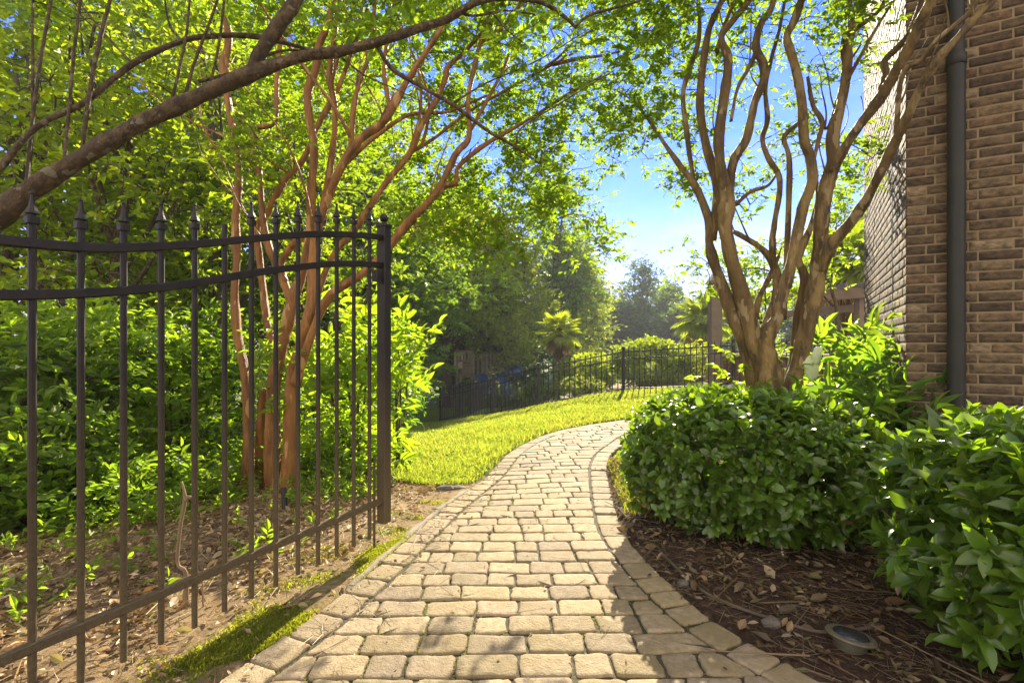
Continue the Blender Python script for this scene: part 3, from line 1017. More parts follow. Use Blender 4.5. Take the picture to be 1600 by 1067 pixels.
def trace(wood, pts, lump=.10, sides=12, bark_sub=4, k=1.0, rough=.03):
    """pts: (px, py, D, diameter in photo pixels)."""
    w = [P(a, b, d) for a, b, d, _ in pts]
    r = [dia * k / 2 / F * d for _, _, d, dia in pts]
    return tube(wood, w, r, sides, lump, bark_sub, rough=rough)


def flare(wood, p, r, n=6):
    for k in range(n):
        a = k / n * 6.283 + rng.uniform(-.3, .3)
        d = np.array([math.cos(a), math.sin(a), 0])
        tube(wood, [p + [0, 0, r * 2.2], p + d * r * .8 + [0, 0, r * .7], p + d * r * 1.9 + [0, 0, -.05]], [r * .6, r * .45, r * .12], 7, .1, 3)


def shoots(wood, nodes, n, lmin, lmax, r, out=.5, zmin=0.0):
    N = [q for q in nodes if q[2] > zmin]
    cen = np.mean(N, axis=0)
    new = []
    for i in rng.choice(len(N), n):
        p = N[i]; L = rng.uniform(lmin, lmax)
        d = nrm(np.array([p[0] - cen[0], (p[1] - cen[1]) * .6, 0]) * out + rng.normal(size=3) * .28 + [0, 0, 1.0])
        pts = [p]
        for k in range(5):
            d = nrm(d + rng.normal(size=3) * .16 + [0, 0, .07])
            pts.append(pts[-1] + d * L / 5)
        q, _ = tube(wood, pts, np.linspace(r, r * .25, 6) * rng.uniform(.7, 1.2), 6, .1, 4, rough=.03)
        new += list(q)
    return new


# --- right crape myrtle
def right_crape():
    B = on_ground(1208, 5.0)
    root = empty('crape_myrtle', B, 'multi-stemmed crape myrtle rising behind the right hedge near the brick house', 'tree')
    w = MB()
    nodes = []
    T = [
        [(1190, 690, 5.0, 34), (1177, 603, 5.0, 29), (1163, 543, 5.0, 28), (1146, 499, 5.0, 26), (1129, 449, 5.05, 25), (1109, 389, 5.1, 23), (1107, 343, 5.1, 21), (1086, 290, 5.2, 17), (1063, 260, 5.3, 14), (1033, 217, 5.5, 10), (1008, 180, 5.6, 7), (983, 150, 5.8, 4)],
        [(1112, 375, 5.1, 20), (1122, 300, 5.1, 21), (1103, 227, 5.1, 18), (1094, 167, 5.1, 16), (1099, 100, 5.0, 15), (1109, 43, 5.0, 14), (1131, -10, 4.95, 12), (1140, -90, 4.9, 9)],
        [(1200, 690, 4.95, 38), (1195, 603, 4.95, 32), (1179, 543, 4.95, 32), (1163, 476, 4.95, 30), (1146, 416, 4.95, 28), (1134, 356, 4.95, 27), (1136, 310, 4.95, 26), (1127, 270, 4.9, 21), (1123, 213, 4.9, 19), (1133, 143, 4.85, 18), (1138, 93, 4.8, 17), (1127, 58, 4.8, 15), (1149, 28, 4.8, 13), (1172, -5, 4.7, 12), (1190, -80, 4.6, 9)],
        [(1138, 305, 4.95, 20), (1146, 253, 4.9, 17), (1166, 217, 4.85, 16), (1179, 160, 4.8, 15), (1194, 123, 4.8, 16), (1192, 100, 4.8, 15), (1181, 73, 4.8, 15), (1189, 37, 4.8, 13), (1206, 10, 4.8, 12), (1222, -60, 4.7, 9)],
        [(1183, 80, 4.8, 9), (1168, 110, 4.85, 8), (1152, 140, 4.9, 7), (1142, 190, 4.9, 6)],
        [(1206, 690, 4.9, 60), (1202, 603, 4.9, 48), (1198, 560, 4.9, 42), (1196, 530, 4.9, 36), (1213, 500, 4.85, 26), (1220, 469, 4.85, 24), (1233, 423, 4.8, 23), (1243, 383, 4.8, 22), (1254, 327, 4.8, 21), (1269, 283, 4.8, 22), (1265, 245, 4.8, 20), (1256, 217, 4.75, 18), (1253, 160, 4.7, 18), (1246, 120, 4.65, 17), (1235, 80, 4.6, 16), (1229, 57, 4.6, 16), (1243, 28, 4.6, 15), (1256, -15, 4.5, 13), (1270, -90, 4.4, 9)],
        [(1194, 525, 4.95, 22), (1200, 500, 5.0, 18), (1211, 462, 5.05, 16), (1213, 430, 5.1, 18), (1204, 404, 5.15, 16), (1184, 384, 5.2, 13), (1159, 369, 5.3, 11), (1146, 362, 5.3, 8)],
        [(1213, 432, 5.1, 14), (1206, 389, 5.1, 12), (1210, 350, 5.1, 12), (1219, 283, 5.15, 12), (1200, 247, 5.2, 11), (1191, 217, 5.2, 10), (1199, 187, 5.2, 10), (1196, 140, 5.2, 9), (1206, 90, 5.2, 8), (1219, 40, 5.2, 7), (1228, -10, 5.2, 6)],
        [(1183, 520, 5.05, 14), (1179, 506, 5.1, 13), (1186, 466, 5.2, 12), (1201, 436, 5.3, 11), (1216, 400, 5.4, 8)],
        [(1228, 690, 5.05, 36), (1230, 603, 5.05, 28), (1243, 556, 5.05, 26), (1246, 506, 5.05, 24), (1254, 462, 5.05, 23), (1257, 433, 5.05, 20), (1248, 406, 5.1, 18), (1258, 376, 5.1, 17), (1270, 345, 5.15, 15), (1278, 300, 5.2, 12), (1262, 240, 5.3, 9)],
        [(1234, 690, 4.95, 34), (1238, 603, 4.95, 30), (1250, 560, 4.95, 30), (1263, 503, 4.9, 31), (1276, 436, 4.9, 29), (1280, 396, 4.9, 28), (1283, 345, 4.85, 27), (1292, 290, 4.85, 27), (1303, 253, 4.8, 24), (1301, 213, 4.8, 21), (1313, 167, 4.8, 20), (1323, 110, 4.75, 19), (1323, 67, 4.7, 18), (1336, 33, 4.7, 20), (1349, 0, 4.65, 18), (1358, -80, 4.55, 12)],
        [(1298, 270, 4.8, 20), (1319, 233, 4.7, 20), (1343, 197, 4.6, 20), (1373, 157, 4.45, 20), (1399, 113, 4.3, 20), (1419, 77, 4.2, 20), (1436, 40, 4.1, 19), (1453, 3, 4.0, 17), (1470, -70, 3.9, 13)],
        [(1373, 160, 4.45, 14), (1384, 117, 4.45, 13), (1383, 95, 4.45, 12), (1412, 65, 4.3, 11), (1430, 30, 4.2, 10), (1445, -20, 4.1, 8)],
        [(1278, 425, 4.9, 24), (1299, 383, 4.75, 20), (1326, 352, 4.6, 19), (1353, 313, 4.45, 18), (1376, 267, 4.3, 17), (1399, 220, 4.15, 16), (1416, 187, 4.05, 16), (1433, 150, 3.95, 15), (1453, 113, 3.85, 15), (1467, 90, 3.8, 15), (1496, 60, 3.75, 14), (1526, 27, 3.7, 14), (1553, 0, 3.65, 13), (1590, -50, 3.6, 10)],
        [(1399, 225, 4.15, 9), (1409, 120, 4.05, 10), (1439, 95, 3.95, 9), (1463, 63, 3.85, 9), (1493, 40, 3.8, 9), (1519, 15, 3.75, 8), (1536, -20, 3.7, 7)],
        [(1268, 262, 4.8, 9), (1280, 215, 4.85, 10), (1284, 190, 4.85, 11), (1270, 165, 4.85, 9), (1262, 120, 4.8, 6)],
        [(1284, 195, 4.85, 7), (1296, 195, 4.9, 6), (1322, 110, 5.0, 5), (1345, 70, 5, 4)],
        [(1225, 500, 5.1, 11), (1232, 330, 5.15, 10), (1233, 250, 5.2, 11), (1225, 215, 5.2, 10), (1245, 195, 5.2, 8), (1262, 180, 5.3, 5)],
        [(1150, 320, 5.1, 9), (1172, 300, 5.2, 9), (1200, 290, 5.3, 6), (1215, 270, 5.4, 4)],
        [(1084, 285, 5.2, 9), (1072, 200, 5.2, 9), (1068, 140, 5.2, 10), (1092, 60, 5.2, 10), (1090, -20, 5.2, 8)],
        [(1119, 80, 4.95, 8), (1140, 20, 5.0, 8), (1165, -20, 5.0, 7)],
        [(1330, 50, 4.7, 10), (1352, 35, 4.65, 9), (1375, 15, 4.55, 8), (1392, -20, 4.5, 6)],
        [(1322, 130, 4.75, 8), (1352, 75, 4.6, 7), (1378, 30, 4.5, 6), (1405, -10, 4.4, 5)],
    ]
    RK = [.62, .72, .80, .78, .8, .74, .72, .75, .75, .60, .80, .80, .8, .85, .8, .75]
    for tr in T:
        pts, _ = trace(w, tr, .12, 18 if tr[0][3] > 18 else 10, 6, RK[min(T.index(tr), len(RK) - 1)], .045)
        nodes += [p for p in pts if p[2] > 1.7]
    blobs = [(985, 60, 5.6, 95, 80, .8, 55), (1000, 170, 5.6, 75, 90, .7, 38), (950, 200, 6.0, 40, 60, .4, 10), (1080, 60, 5.2, 100, 80, .7, 34), (1095, 200, 5.6, 55, 90, .5, 14),
             (1230, 40, 5.2, 140, 70, .7, 24), (1290, 150, 5.4, 70, 80, .5, 13), (1345, 250, 5.9, 30, 40, .3, 12), (1075, 285, 5.4, 28, 30, .3, 8), (1180, 280, 5.9, 50, 90, .5, 11),
             (1100, 420, 6.0, 35, 40, .35, 7), (1330, 20, 4.4, 50, 40, .3, 9), (1150, -70, 4.8, 220, 70, .8, 55), (1330, -80, 4.2, 150, 60, .6, 25), (1230, 220, 5.6, 40, 80, .4, 7), (1000, -60, 5.2, 120, 60, .7, 30)]
    nodes += shoots(w, nodes, 26, .5, 1.3, .009, .5, 2.4)
    C = np.vstack([blob(*b) for b in blobs])
    colonize(w, nodes, C, .010, .0028)
    c = MB()
    sprays(c, w, C, 5, .22, 9, .070, .52, (.095, .155, .018), LEAF6, up=.2, spread=.09, yellow=.35)
    # low leafy shoots at the trunk foot
    low = np.vstack([blob(1145, 570, 5.2, 14, 14, .1, 3), blob(1225, 590, 5.1, 12, 20, .1, 3), blob(1135, 595, 5.1, 10, 8, .1, 2)])
    sprays(c, w, low, 3, .18, 8, .085, .5, (.12, .18, .02), LEAF6, yellow=.4)
    w.build('trunk', M_BARK, root, smooth=True)
    c.build('crown', M_LEAF, root)


right_crape()


# --- left crape myrtle behind the gate
def left_crape():
    B = on_ground(428, 5.3)
    root = empty('crape_myrtle', B, 'orange-barked multi-stemmed crape myrtle growing just behind the iron gate', 'tree')
    w = MB(); nodes = []
    T = [
        [(386, 775, 5.25, 24), (388, 690, 5.25, 18), (383, 589, 5.25, 15), (371, 523, 5.3, 14), (367, 456, 5.3, 14), (370, 406, 5.3, 13), (368, 340, 5.35, 13), (373, 267, 5.4, 13), (361, 187, 5.45, 13), (350, 110, 5.5, 14), (357, 67, 5.5, 13), (352, 17, 5.5, 12), (350, -60, 5.6, 9)],
        [(405, 775, 5.4, 20), (406, 690, 5.4, 15), (409, 640, 5.4, 14), (412, 606, 5.4, 14)],
        [(427, 775, 5.3, 34), (425, 700, 5.3, 25), (428, 600, 5.3, 23), (440, 540, 5.3, 22), (450, 506, 5.3, 22), (457, 469, 5.3, 20), (474, 420, 5.35, 16), (484, 360, 5.4, 15), (487, 300, 5.4, 15), (491, 233, 5.4, 15), (483, 183, 5.4, 14), (481, 143, 5.4, 14), (494, 105, 5.4, 13), (499, 70, 5.4, 13), (515, 30, 5.4, 12), (530, -50, 5.4, 9)],
        [(451, 775, 5.2, 32), (453, 690, 5.2, 24), (456, 600, 5.2, 22), (468, 543, 5.2, 20), (486, 483, 5.2, 19), (489, 423, 5.2, 18), (494, 366, 5.2, 17), (520, 290, 5.2, 15), (545, 240, 5.2, 15), (570, 212, 5.2, 16), (600, 190, 5.2, 14), (628, 140, 5.2, 12), (643, 115, 5.2, 11), (680, 60, 5.2, 9), (720, -10, 5.2, 7)],
        [(462, 600, 5.15, 18), (474, 560, 5.1, 17), (500, 489, 5.1, 15), (522, 456, 5.1, 16), (560, 432, 5.1, 15), (593, 404, 5.1, 14), (633, 352, 5.2, 13), (676, 307, 5.3, 12), (700, 267, 5.4, 11), (713, 240, 5.4, 11), (733, 214, 5.5, 10), (731, 160, 5.5, 9), (740, 110, 5.6, 8), (755, 52, 5.6, 7), (775, -10, 5.6, 5)],
        [(598, 398, 5.1, 12), (645, 345, 5.3, 11), (690, 295, 5.5, 11), (712, 285, 5.5, 10), (716, 262, 5.6, 9), (742, 238, 5.7, 8), (773, 217, 5.8, 8), (826, 187, 6.0, 6), (900, 140, 6.3, 5), (955, 115, 6.5, 3)],
        [(495, 460, 5.2, 12), (520, 400, 5.3, 11), (560, 350, 5.4, 12), (600, 290, 5.5, 12), (640, 240, 5.6, 11), (656, 200, 5.6, 11), (680, 160, 5.7, 10), (696, 123, 5.7, 10), (700, 105, 5.7, 9), (724, 83, 5.8, 8), (752, 52, 5.8, 7), (790, 10, 5.9, 5)],
        [(433, 560, 5.35, 14), (418, 506, 5.4, 13), (408, 423, 5.5, 12), (402, 356, 5.5, 13), (418, 333, 5.5, 12), (444, 283, 5.5, 11), (473, 250, 5.5, 11), (500, 190, 5.6, 11), (528, 140, 5.7, 9), (550, 80, 5.7, 7), (575, 10, 5.8, 5)],
        [(455, 468, 5.3, 15), (444, 443, 5.35, 13), (440, 410, 5.4, 12), (462, 378, 5.4, 13), (500, 340, 5.5, 12), (520, 233, 5.6, 11), (523, 167, 5.6, 11), (515, 117, 5.6, 10), (522, 60, 5.6, 9), (533, -10, 5.6, 7)],
        [(446, 440, 5.35, 12), (425, 400, 5.4, 12), (412, 350, 5.4, 11), (405, 270, 5.4, 11), (395, 205, 5.4, 10), (428, 190, 5.4, 10), (433, 120, 5.5, 9), (440, 40, 5.5, 8), (445, -20, 5.5, 6)],
        [(548, 232, 5.3, 10), (556, 150, 5.4, 9), (578, 80, 5.5, 8), (586, 0, 5.5, 6)],
        [(612, 180, 5.2, 8), (600, 110, 5.3, 8), (610, 40, 5.4, 6), (622, -20, 5.4, 5)],
        [(735, 205, 5.5, 7), (765, 150, 5.7, 6), (790, 100, 5.8, 5), (800, 60, 5.9, 4)],
        [(640, 240, 5.6, 7), (680, 215, 5.8, 6), (740, 170, 6.0, 5), (830, 120, 6.3, 4), (930, 65, 6.6, 3)],
        [(530, 265, 5.3, 9), (585, 215, 5.4, 8), (640, 180, 5.6, 7), (700, 175, 5.8, 5), (760, 150, 6.0, 4)],
    ]
    for tr in T:
        pts, _ = trace(w, tr, .12, 14 if tr[0][3] > 14 else 9, 6, .86, .04)
        nodes += [p for p in pts if p[2] > 1.8]
    blobs = [(600, 40, 6.0, 200, 70, 1.0, 85), (760, 60, 6.2, 140, 80, .9, 70), (820, 160, 6.5, 130, 90, .9, 75), (870, 240, 6.8, 85, 60, .6, 34), (690, 300, 6.6, 70, 50, .6, 40),
             (800, 300, 6.9, 90, 60, .7, 55), (740, 365, 5.6, 110, 35, .5, 34), (880, 330, 7.2, 70, 60, .6, 34), (935, 365, 6.4, 26, 60, .35, 11), (920, 130, 6.8, 60, 80, .5, 20),
             (470, 60, 6.2, 140, 80, 1.0, 60), (620, 180, 6.4, 130, 60, .9, 55), (480, 200, 6.4, 90, 90, .8, 30), (650, -60, 5.6, 260, 70, 1.0, 80), (400, -40, 5.8, 150, 70, .8, 35), (880, -30, 6.0, 130, 60, .8, 36),
             (400, 240, 5.2, 60, 60, .5, 14), (640, 335, 6.2, 40, 40, .4, 10)]
    nodes += shoots(w, nodes, 16, 1.3, 2.4, .020, .9, 1.9)
    nodes += shoots(w, nodes, 30, .5, 1.2, .009, .5, 2.3)
    C = np.vstack([blob(*b) for b in blobs])
    colonize(w, nodes, C, .010, .003)
    c = MB()
    sprays(c, w, C, 5, .23, 9, .075, .52, (.10, .165, .018), LEAF6, up=.15, spread=.10, yellow=.4)
    low = np.vstack([blob(425, 560, 5.15, 22, 50, .2, 7), blob(432, 640, 5.15, 12, 20, .1, 3)])
    sprays(c, w, low, 3, .18, 8, .085, .5, (.12, .19, .02), LEAF6, yellow=.4)
    w.build('trunk', M_BARK_ORANGE, root, smooth=True)
    c.build('crown', M_LEAF, root)


left_crape()


# --- the tree outside the left edge whose limb crosses the view
def limb_tree():
    B = G(-3.4, 2.5)
    root = empty('overhanging_tree', B, 'rough-barked tree at the left edge whose thick limb arches over the gate', 'tree')
    w = MB(); nodes = []
    tube(w, [B + [-.1, 0, -.1], B + [0, .02, .5], B + [.25, .05, 1.2], P(-120, 400, 2.72), P(0, 335, 2.75), P(40, 303, 2.77)], [.15, .11, .09, .075, .066, .055], 18, .06, 8, rough=.03)
    T = [
        [(0, 335, 2.75, 54), (40, 303, 2.77, 46), (127, 247, 2.82, 38), (207, 200, 2.88, 36), (283, 163, 2.95, 36), (350, 133, 3.0, 36), (400, 113, 3.05, 32), (467, 90, 3.1, 25), (533, 80, 3.15, 23), (600, 63, 3.2, 20), (660, 43, 3.25, 18), (700, 30, 3.3, 17), (733, 10, 3.3, 15), (770, -2, 3.35, 13), (816, -1, 3.4, 11), (853, 7, 3.45, 10), (886, 30, 3.5, 8), (900, 44, 3.5, 6)],
        [(900, 42, 3.5, 6), (912, 30, 3.5, 6), (933, 20, 3.55, 6), (983, 7, 3.6, 5), (1015, -6, 3.65, 4), (1060, -30, 3.7, 3)],
        [(-30, 300, 2.7, 16), (0, 263, 2.75, 14), (60, 197, 2.8, 14), (133, 160, 2.9, 14), (207, 100, 3.0, 13), (283, 65, 3.1, 12), (333, 57, 3.15, 12), (400, 58, 3.2, 11), (487, 78, 3.3, 7), (540, 82, 3.35, 4)],
        [(396, 118, 3.05, 30), (402, 90, 3.05, 30), (433, 43, 3.05, 30), (463, 0, 3.05, 30), (500, -90, 3.05, 24)],
        [(40, 300, 2.77, 9), (44, 260, 2.8, 8), (53, 170, 2.85, 7), (66, 80, 2.9, 7), (80, 0, 2.95, 6), (88, -60, 3, 4)],
        [(42, 298, 2.78, 8), (50, 215, 2.9, 6), (51, 90, 3.0, 6), (50, -20, 3.1, 5)],
        [(127, 244, 2.82, 9), (135, 180, 2.85, 9), (150, 90, 2.9, 9), (172, 0, 2.95, 8), (185, -50, 3, 5)],
        [(100, 262, 2.8, 8), (108, 170, 2.85, 7), (116, 80, 2.9, 7), (127, -10, 2.95, 6)],
        [(265, 172, 2.93, 7), (282, 100, 2.95, 6), (293, 40, 3, 6), (298, -20, 3, 4)],
        [(287, 158, 2.95, 8), (305, 95, 3, 7), (326, 40, 3, 6), (345, -15, 3, 5)],
        [(326, 142, 2.98, 6), (342, 70, 3.05, 6), (352, -15, 3.1, 5)],
        [(207, 100, 3.0, 6), (165, 55, 3.05, 5), (120, 0, 3.1, 4)],
        [(283, 62, 3.1, 6), (265, 40, 3.1, 5), (256, -10, 3.1, 4)],
        [(310, 128, 3, 9), (370, 112, 3.1, 7), (430, 82, 3.2, 7), (480, 79, 3.3, 5)],
        [(586, 66, 3.2, 10), (613, 108, 3.25, 10), (666, 140, 3.3, 9), (706, 163, 3.35, 9), (733, 183, 3.4, 9), (766, 207, 3.45, 8), (806, 230, 3.5, 7), (843, 256, 3.55, 5)],
        [(533, 90, 3.2, 4), (570, 118, 3.2, 4), (615, 138, 3.25, 3), (660, 160, 3.3, 2)],
        [(706, 163, 3.35, 5), (760, 130, 3.5, 4), (840, 95, 3.8, 3), (930, 40, 4.1, 2)],
        [(806, 228, 3.5, 4), (815, 200, 3.6, 4), (870, 165, 3.8, 3), (960, 110, 4.1, 2)],
        [(843, 254, 3.55, 4), (850, 238, 3.6, 3), (880, 222, 3.7, 3), (900, 222, 3.8, 2)],
        [(770, 22, 3.35, 5), (790, 17, 3.4, 4), (836, 23, 3.5, 3)],
        [(770, 22, 3.35, 4), (795, 50, 3.4, 3), (822, 70, 3.45, 2)],
        [(700, 28, 3.3, 8), (712, 18, 3.3, 8), (740, 25, 3.35, 6), (790, 16, 3.4, 4)],
    ]
    for tr in T:
        pts, _ = trace(w, tr, .08, 22 if tr[0][3] > 20 else 8, 9 if tr[0][3] > 20 else 5, .68, .03)
        nodes += list(pts)
    blobs = [(790, 60, 3.5, 40, 45, .2, 9), (640, 15, 3.3, 60, 30, .2, 7), (880, 20, 3.7, 60, 40, .3, 7), (520, 40, 3.4, 60, 40, .3, 5), (250, -60, 3.1, 260, 60, .5, 35), (700, -60, 3.4, 250, 50, .5, 30), (120, 30, 3.4, 110, 60, .4, 9), (850, 260, 3.8, 50, 35, .25, 4)]
    C = np.vstack([blob(*b) for b in blobs])
    colonize(w, nodes, C, .006, .0018, .05)
    c = MB()
    sprays(c, w, C, 3, .14, 8, .075, .42, (.115, .185, .022), FINE, up=0, spread=.06, yellow=.35)
    w.build('trunk', M_BARK_GREY, root, smooth=True)
    c.build('crown', M_LEAF, root)


limb_tree()


# --- woodland trees
def tree(name, label, base, h, trunk_r, blobs, ncl, leaf, base_col, group=None, k=5, nleaf=8, mat=None, bark=None, lean=(0, 0), tl=None, tmpl=KITE, wid=.55, stems=1, yellow=.2, fork=True, spread=None):
    """blobs: (dx, dy, z, rx, ry, rz) round the base; leafy clusters fill them and join the limbs."""
    B = np.asarray(base, float)
    root = empty(name, B, label, 'tree', group)
    w = MB(); nodes = []
    bl = np.array(blobs, float)
    for s in range(stems):
        a = rng.uniform(0, 6.28)
        off = np.array([math.cos(a), math.sin(a), 0]) * (trunk_r * 2.2 if stems > 1 else 0)
        zz = np.linspace(-.15, h * .82, 7)
        pts = [B + off * (1 + z / h * 3) + np.array([lean[0] * z / h, lean[1] * z / h, z]) + rng.normal(size=3) * [.035, .035, 0] * h * .25 for z in zz]
        p_, _ = tube(w, pts, np.linspace(1, .25, 7) * trunk_r, 9, .08)
        nodes += [p for p in p_ if p[2] > B[2] + h * .12]
    for b in bl:
        if not fork: break
        c = B + b[:3]
        z0 = max(h * .15, b[2] * rng.uniform(.45, .7))
        st = B + np.array([lean[0] * z0 / h, lean[1] * z0 / h, z0])
        mid = (st + c) / 2 + rng.normal(size=3) * .05 * h + [0, 0, .04 * h]
        p_, _ = tube(w, [st, mid, c], [trunk_r * .42, trunk_r * .25, trunk_r * .1], 6, .08)
        nodes += list(p_)
    vol = np.prod(bl[:, 3:], axis=1) ** (2 / 3)
    C = np.vstack([ell(B + b[:3], b[3:], max(3, int(ncl * v / vol.sum()))) for b, v in zip(bl, vol)])
    colonize(w, nodes, C, trunk_r * .18, trunk_r * .04 + .002)
    w.build('trunk', bark or M_BARK_DARK, root, smooth=True)
    c = MB()
    sprays(c, None, C, k, tl or leaf * 2.6, nleaf, leaf, wid, base_col, tmpl, up=.15, spread=spread or leaf * 1.6, yellow=yellow)
    c.build('crown', mat or M_FOREST, root)
    return root


def rb(n, r, z0, z1, br, flat=.75):
    out = []
    for i in range(n):
        a = i * 2.4 + rng.uniform(-.4, .4)
        z = z0 + (z1 - z0) * (i + .5) / n
        f = math.sin(math.pi * min(1, max(0, ((z - z0) / (z1 - z0)) * .85 + .12)))
        rr = r * f * rng.uniform(.5, 1)
        b = br * rng.uniform(.7, 1.2) * (.55 + .45 * f)
        out.append((math.cos(a) * rr, math.sin(a) * rr, z, b, b, b * flat))
    return out


LG = (.10, .165, .018)   # fresh green
MG = (.075, .135, .02)  # mid green
DG = (.065, .125, .025)  # dark green
# tall trees right behind the gate, left to right
tree('woodland_tree', 'slender pale-trunked tree with loose foliage behind the left end of the gate', G(-6.0, 7.6), 7.5, .10, rb(14, 1.7, 1.6, 7.6, 1.0), 210, .13, LG, bark=M_BARK_GREY, yellow=.45, lean=(.3, .2))
tree('woodland_tree', 'bushy tree filling the left edge of the photo above the first gate pickets', G(-8.2, 8.4), 8, .13, rb(16, 2.1, 1.0, 8.0, 1.25), 270, .15, LG, yellow=.4)
tree('woodland_tree', 'tree with several thin dark stems rising between the second and fourth gate pickets', G(-5.1, 9.2), 8.5, .08, rb(15, 1.8, 2.0, 8.6, 1.1), 220, .14, LG, stems=3, bark=M_BARK_DARK, yellow=.4)
tree('woodland_tree', 'leafy tree directly behind the orange crape myrtle trunks', G(-3.9, 9.9), 7.5, .10, rb(14, 1.7, 1.4, 7.2, 1.05), 210, .14, (.07, .13, .018), yellow=.35)
tree('woodland_tree', 'shady broad tree set back between the gate shrubs and the crape myrtle', G(-7.5, 13.0), 10, .16, rb(18, 2.8, .8, 10.5, 1.7), 330, .2, MG)
tree('woodland_tree', 'tall shady tree far behind the left edge of the gate', G(-13, 14), 12, .2, rb(18, 3.4, .8, 12, 2.0), 420, .24, MG)
tree('woodland_tree', 'dark evergreen tree seen just right of the gate latch post', G(-4.3, 16.5), 8.5, .17, rb(38, 2.5, .8, 8.5, .85), 520, .19, DG, yellow=.15)
tree('woodland_tree', 'large dark broad tree spreading above the play set', G(-3.2, 25), 9.5, .24, rb(46, 3.5, 3.9, 10.2, .95), 620, .24, (.13, .21, .03), yellow=.25)
tree('woodland_tree', 'sunlit yellow-green tree hanging over the slides beside the small palm', G(-.5, 26.5), 9.0, .2, rb(34, 2.0, 2.2, 9.0, .8) + [(.6, -3.2, 3.0, .9, .7, .8), (.9, -3.3, 2.3, .6, .6, .6), (-1.6, -3.4, 3.9, .9, .6, .4)], 580, .20, (.10, .15, .025), yellow=.5)
tree('woodland_tree', 'bright green tree standing behind the small fan palm', G(4.7, 40), 11.3, .26, rb(36, 3.0, 1.5, 11.3, 1.15), 560, .27, (.10, .15, .022), yellow=.5)
tree('woodland_tree', 'tall dark tree rising left of the sky gap behind the lawn', G(3.2, 36), 14, .3, rb(20, 2.2, 3, 14.5, 1.8), 460, .24, DG)
tree('woodland_tree', 'very tall dark tree behind the play set, its top among the crape leaves', G(-3.5, 34), 14, .3, rb(46, 5.0, .5, 14, 1.6), 640, .26, DG)
tree('woodland_tree', 'wide dark tree at the back left, behind the shaded lawn', G(-9.5, 27), 13, .3, rb(46, 5.0, 1.0, 13.5, 1.6), 640, .25, DG)
tree('woodland_tree', 'round tall dark tree at the far left back, behind all the gate foliage', G(-18, 26), 13, .3, rb(20, 4.2, 1.0, 13, 2.6), 460, .28, MG)
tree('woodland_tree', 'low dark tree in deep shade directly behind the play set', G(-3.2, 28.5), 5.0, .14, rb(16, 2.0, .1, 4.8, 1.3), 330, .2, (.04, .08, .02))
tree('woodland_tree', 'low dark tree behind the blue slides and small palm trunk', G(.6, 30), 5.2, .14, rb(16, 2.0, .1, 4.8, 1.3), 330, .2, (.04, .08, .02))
tree('woodland_tree', 'very tall leafy tree high behind the overhanging limb at the top left', G(-10.5, 17), 15, .24, rb(40, 4.2, 4, 15.5, 1.5), 560, .24, (.10, .165, .02), yellow=.4)
tree('woodland_tree', 'tall leafy tree high behind the orange crape myrtle, above the gate latch', G(-6.2, 18.5), 14, .22, rb(36, 3.2, 5, 14.5, 1.4), 460, .23, (.10, .165, .02), yellow=.4)
# far trees under the sky gap
FARC = (.040, .075, .026)
for X, Y, h, r, lb in [(9.0, 60, 9.5, 2.6, 'far tree with a low rounded crown left of the tallest far tree'), (15.5, 62, 12.2, 3.3, 'tallest far tree standing in the middle of the sky gap'),
                       (20.5, 66, 10.5, 3.0, 'far tree right of the tallest far tree, beside the fan palm'), (12.2, 57, 7.5, 2.2, 'low rounded far tree in front of the tallest far tree'),
                       (6.4, 52, 8.0, 2.4, 'far tree at the left end of the sky gap, next to the bright green tree'), (26, 60, 10, 3.2, 'far tree behind the brown pergola post'),
                       (27, 45, 7.0, 2.8, 'bluish far tree seen under the pergola beam'), (33, 50, 8, 3.0, 'far tree seen beside the brick house corner, under the pergola'),
                       (17.8, 54, 6.0, 2.2, 'small far tree low behind the clipped shrub and fence')]:
    tree('far_tree', lb, G(X, Y), h, .25, rb(30, r * 1.1, h * .10, h, r * .36), 560, .32, FARC, k=4, nleaf=8, yellow=.15)
# young bright trees seen through the right crape myrtle
tree('young_tree', 'bright yellow-green young tree seen between the right crape myrtle stems', G(5.25, 10.6), 4.0, .05, [(-.1, 0, 1.3, .5, .5, .6), (.1, 0, 2.2, .55, .5, .6), (0, .1, 3.1, .55, .5, .6), (.55, 0, 2.6, .4, .4, .4), (-.45, 0, 2.9, .35, .4, .4)], 95, .085, (.12, .19, .02), stems=2, mat=M_LEAF, tmpl=LEAF6, yellow=.5)
tree('young_tree', 'bright leafy young tree in front of the pergola beam, left of the tall palm', G(6.4, 10.2), 4.3, .05, [(0, 0, 3.4, .45, .5, .6), (-.3, 0, 2.7, .35, .4, .4), (.2, 0, 4.1, .4, .4, .5)], 60, .09, (.12, .19, .02), mat=M_LEAF, tmpl=LEAF6, yellow=.5)


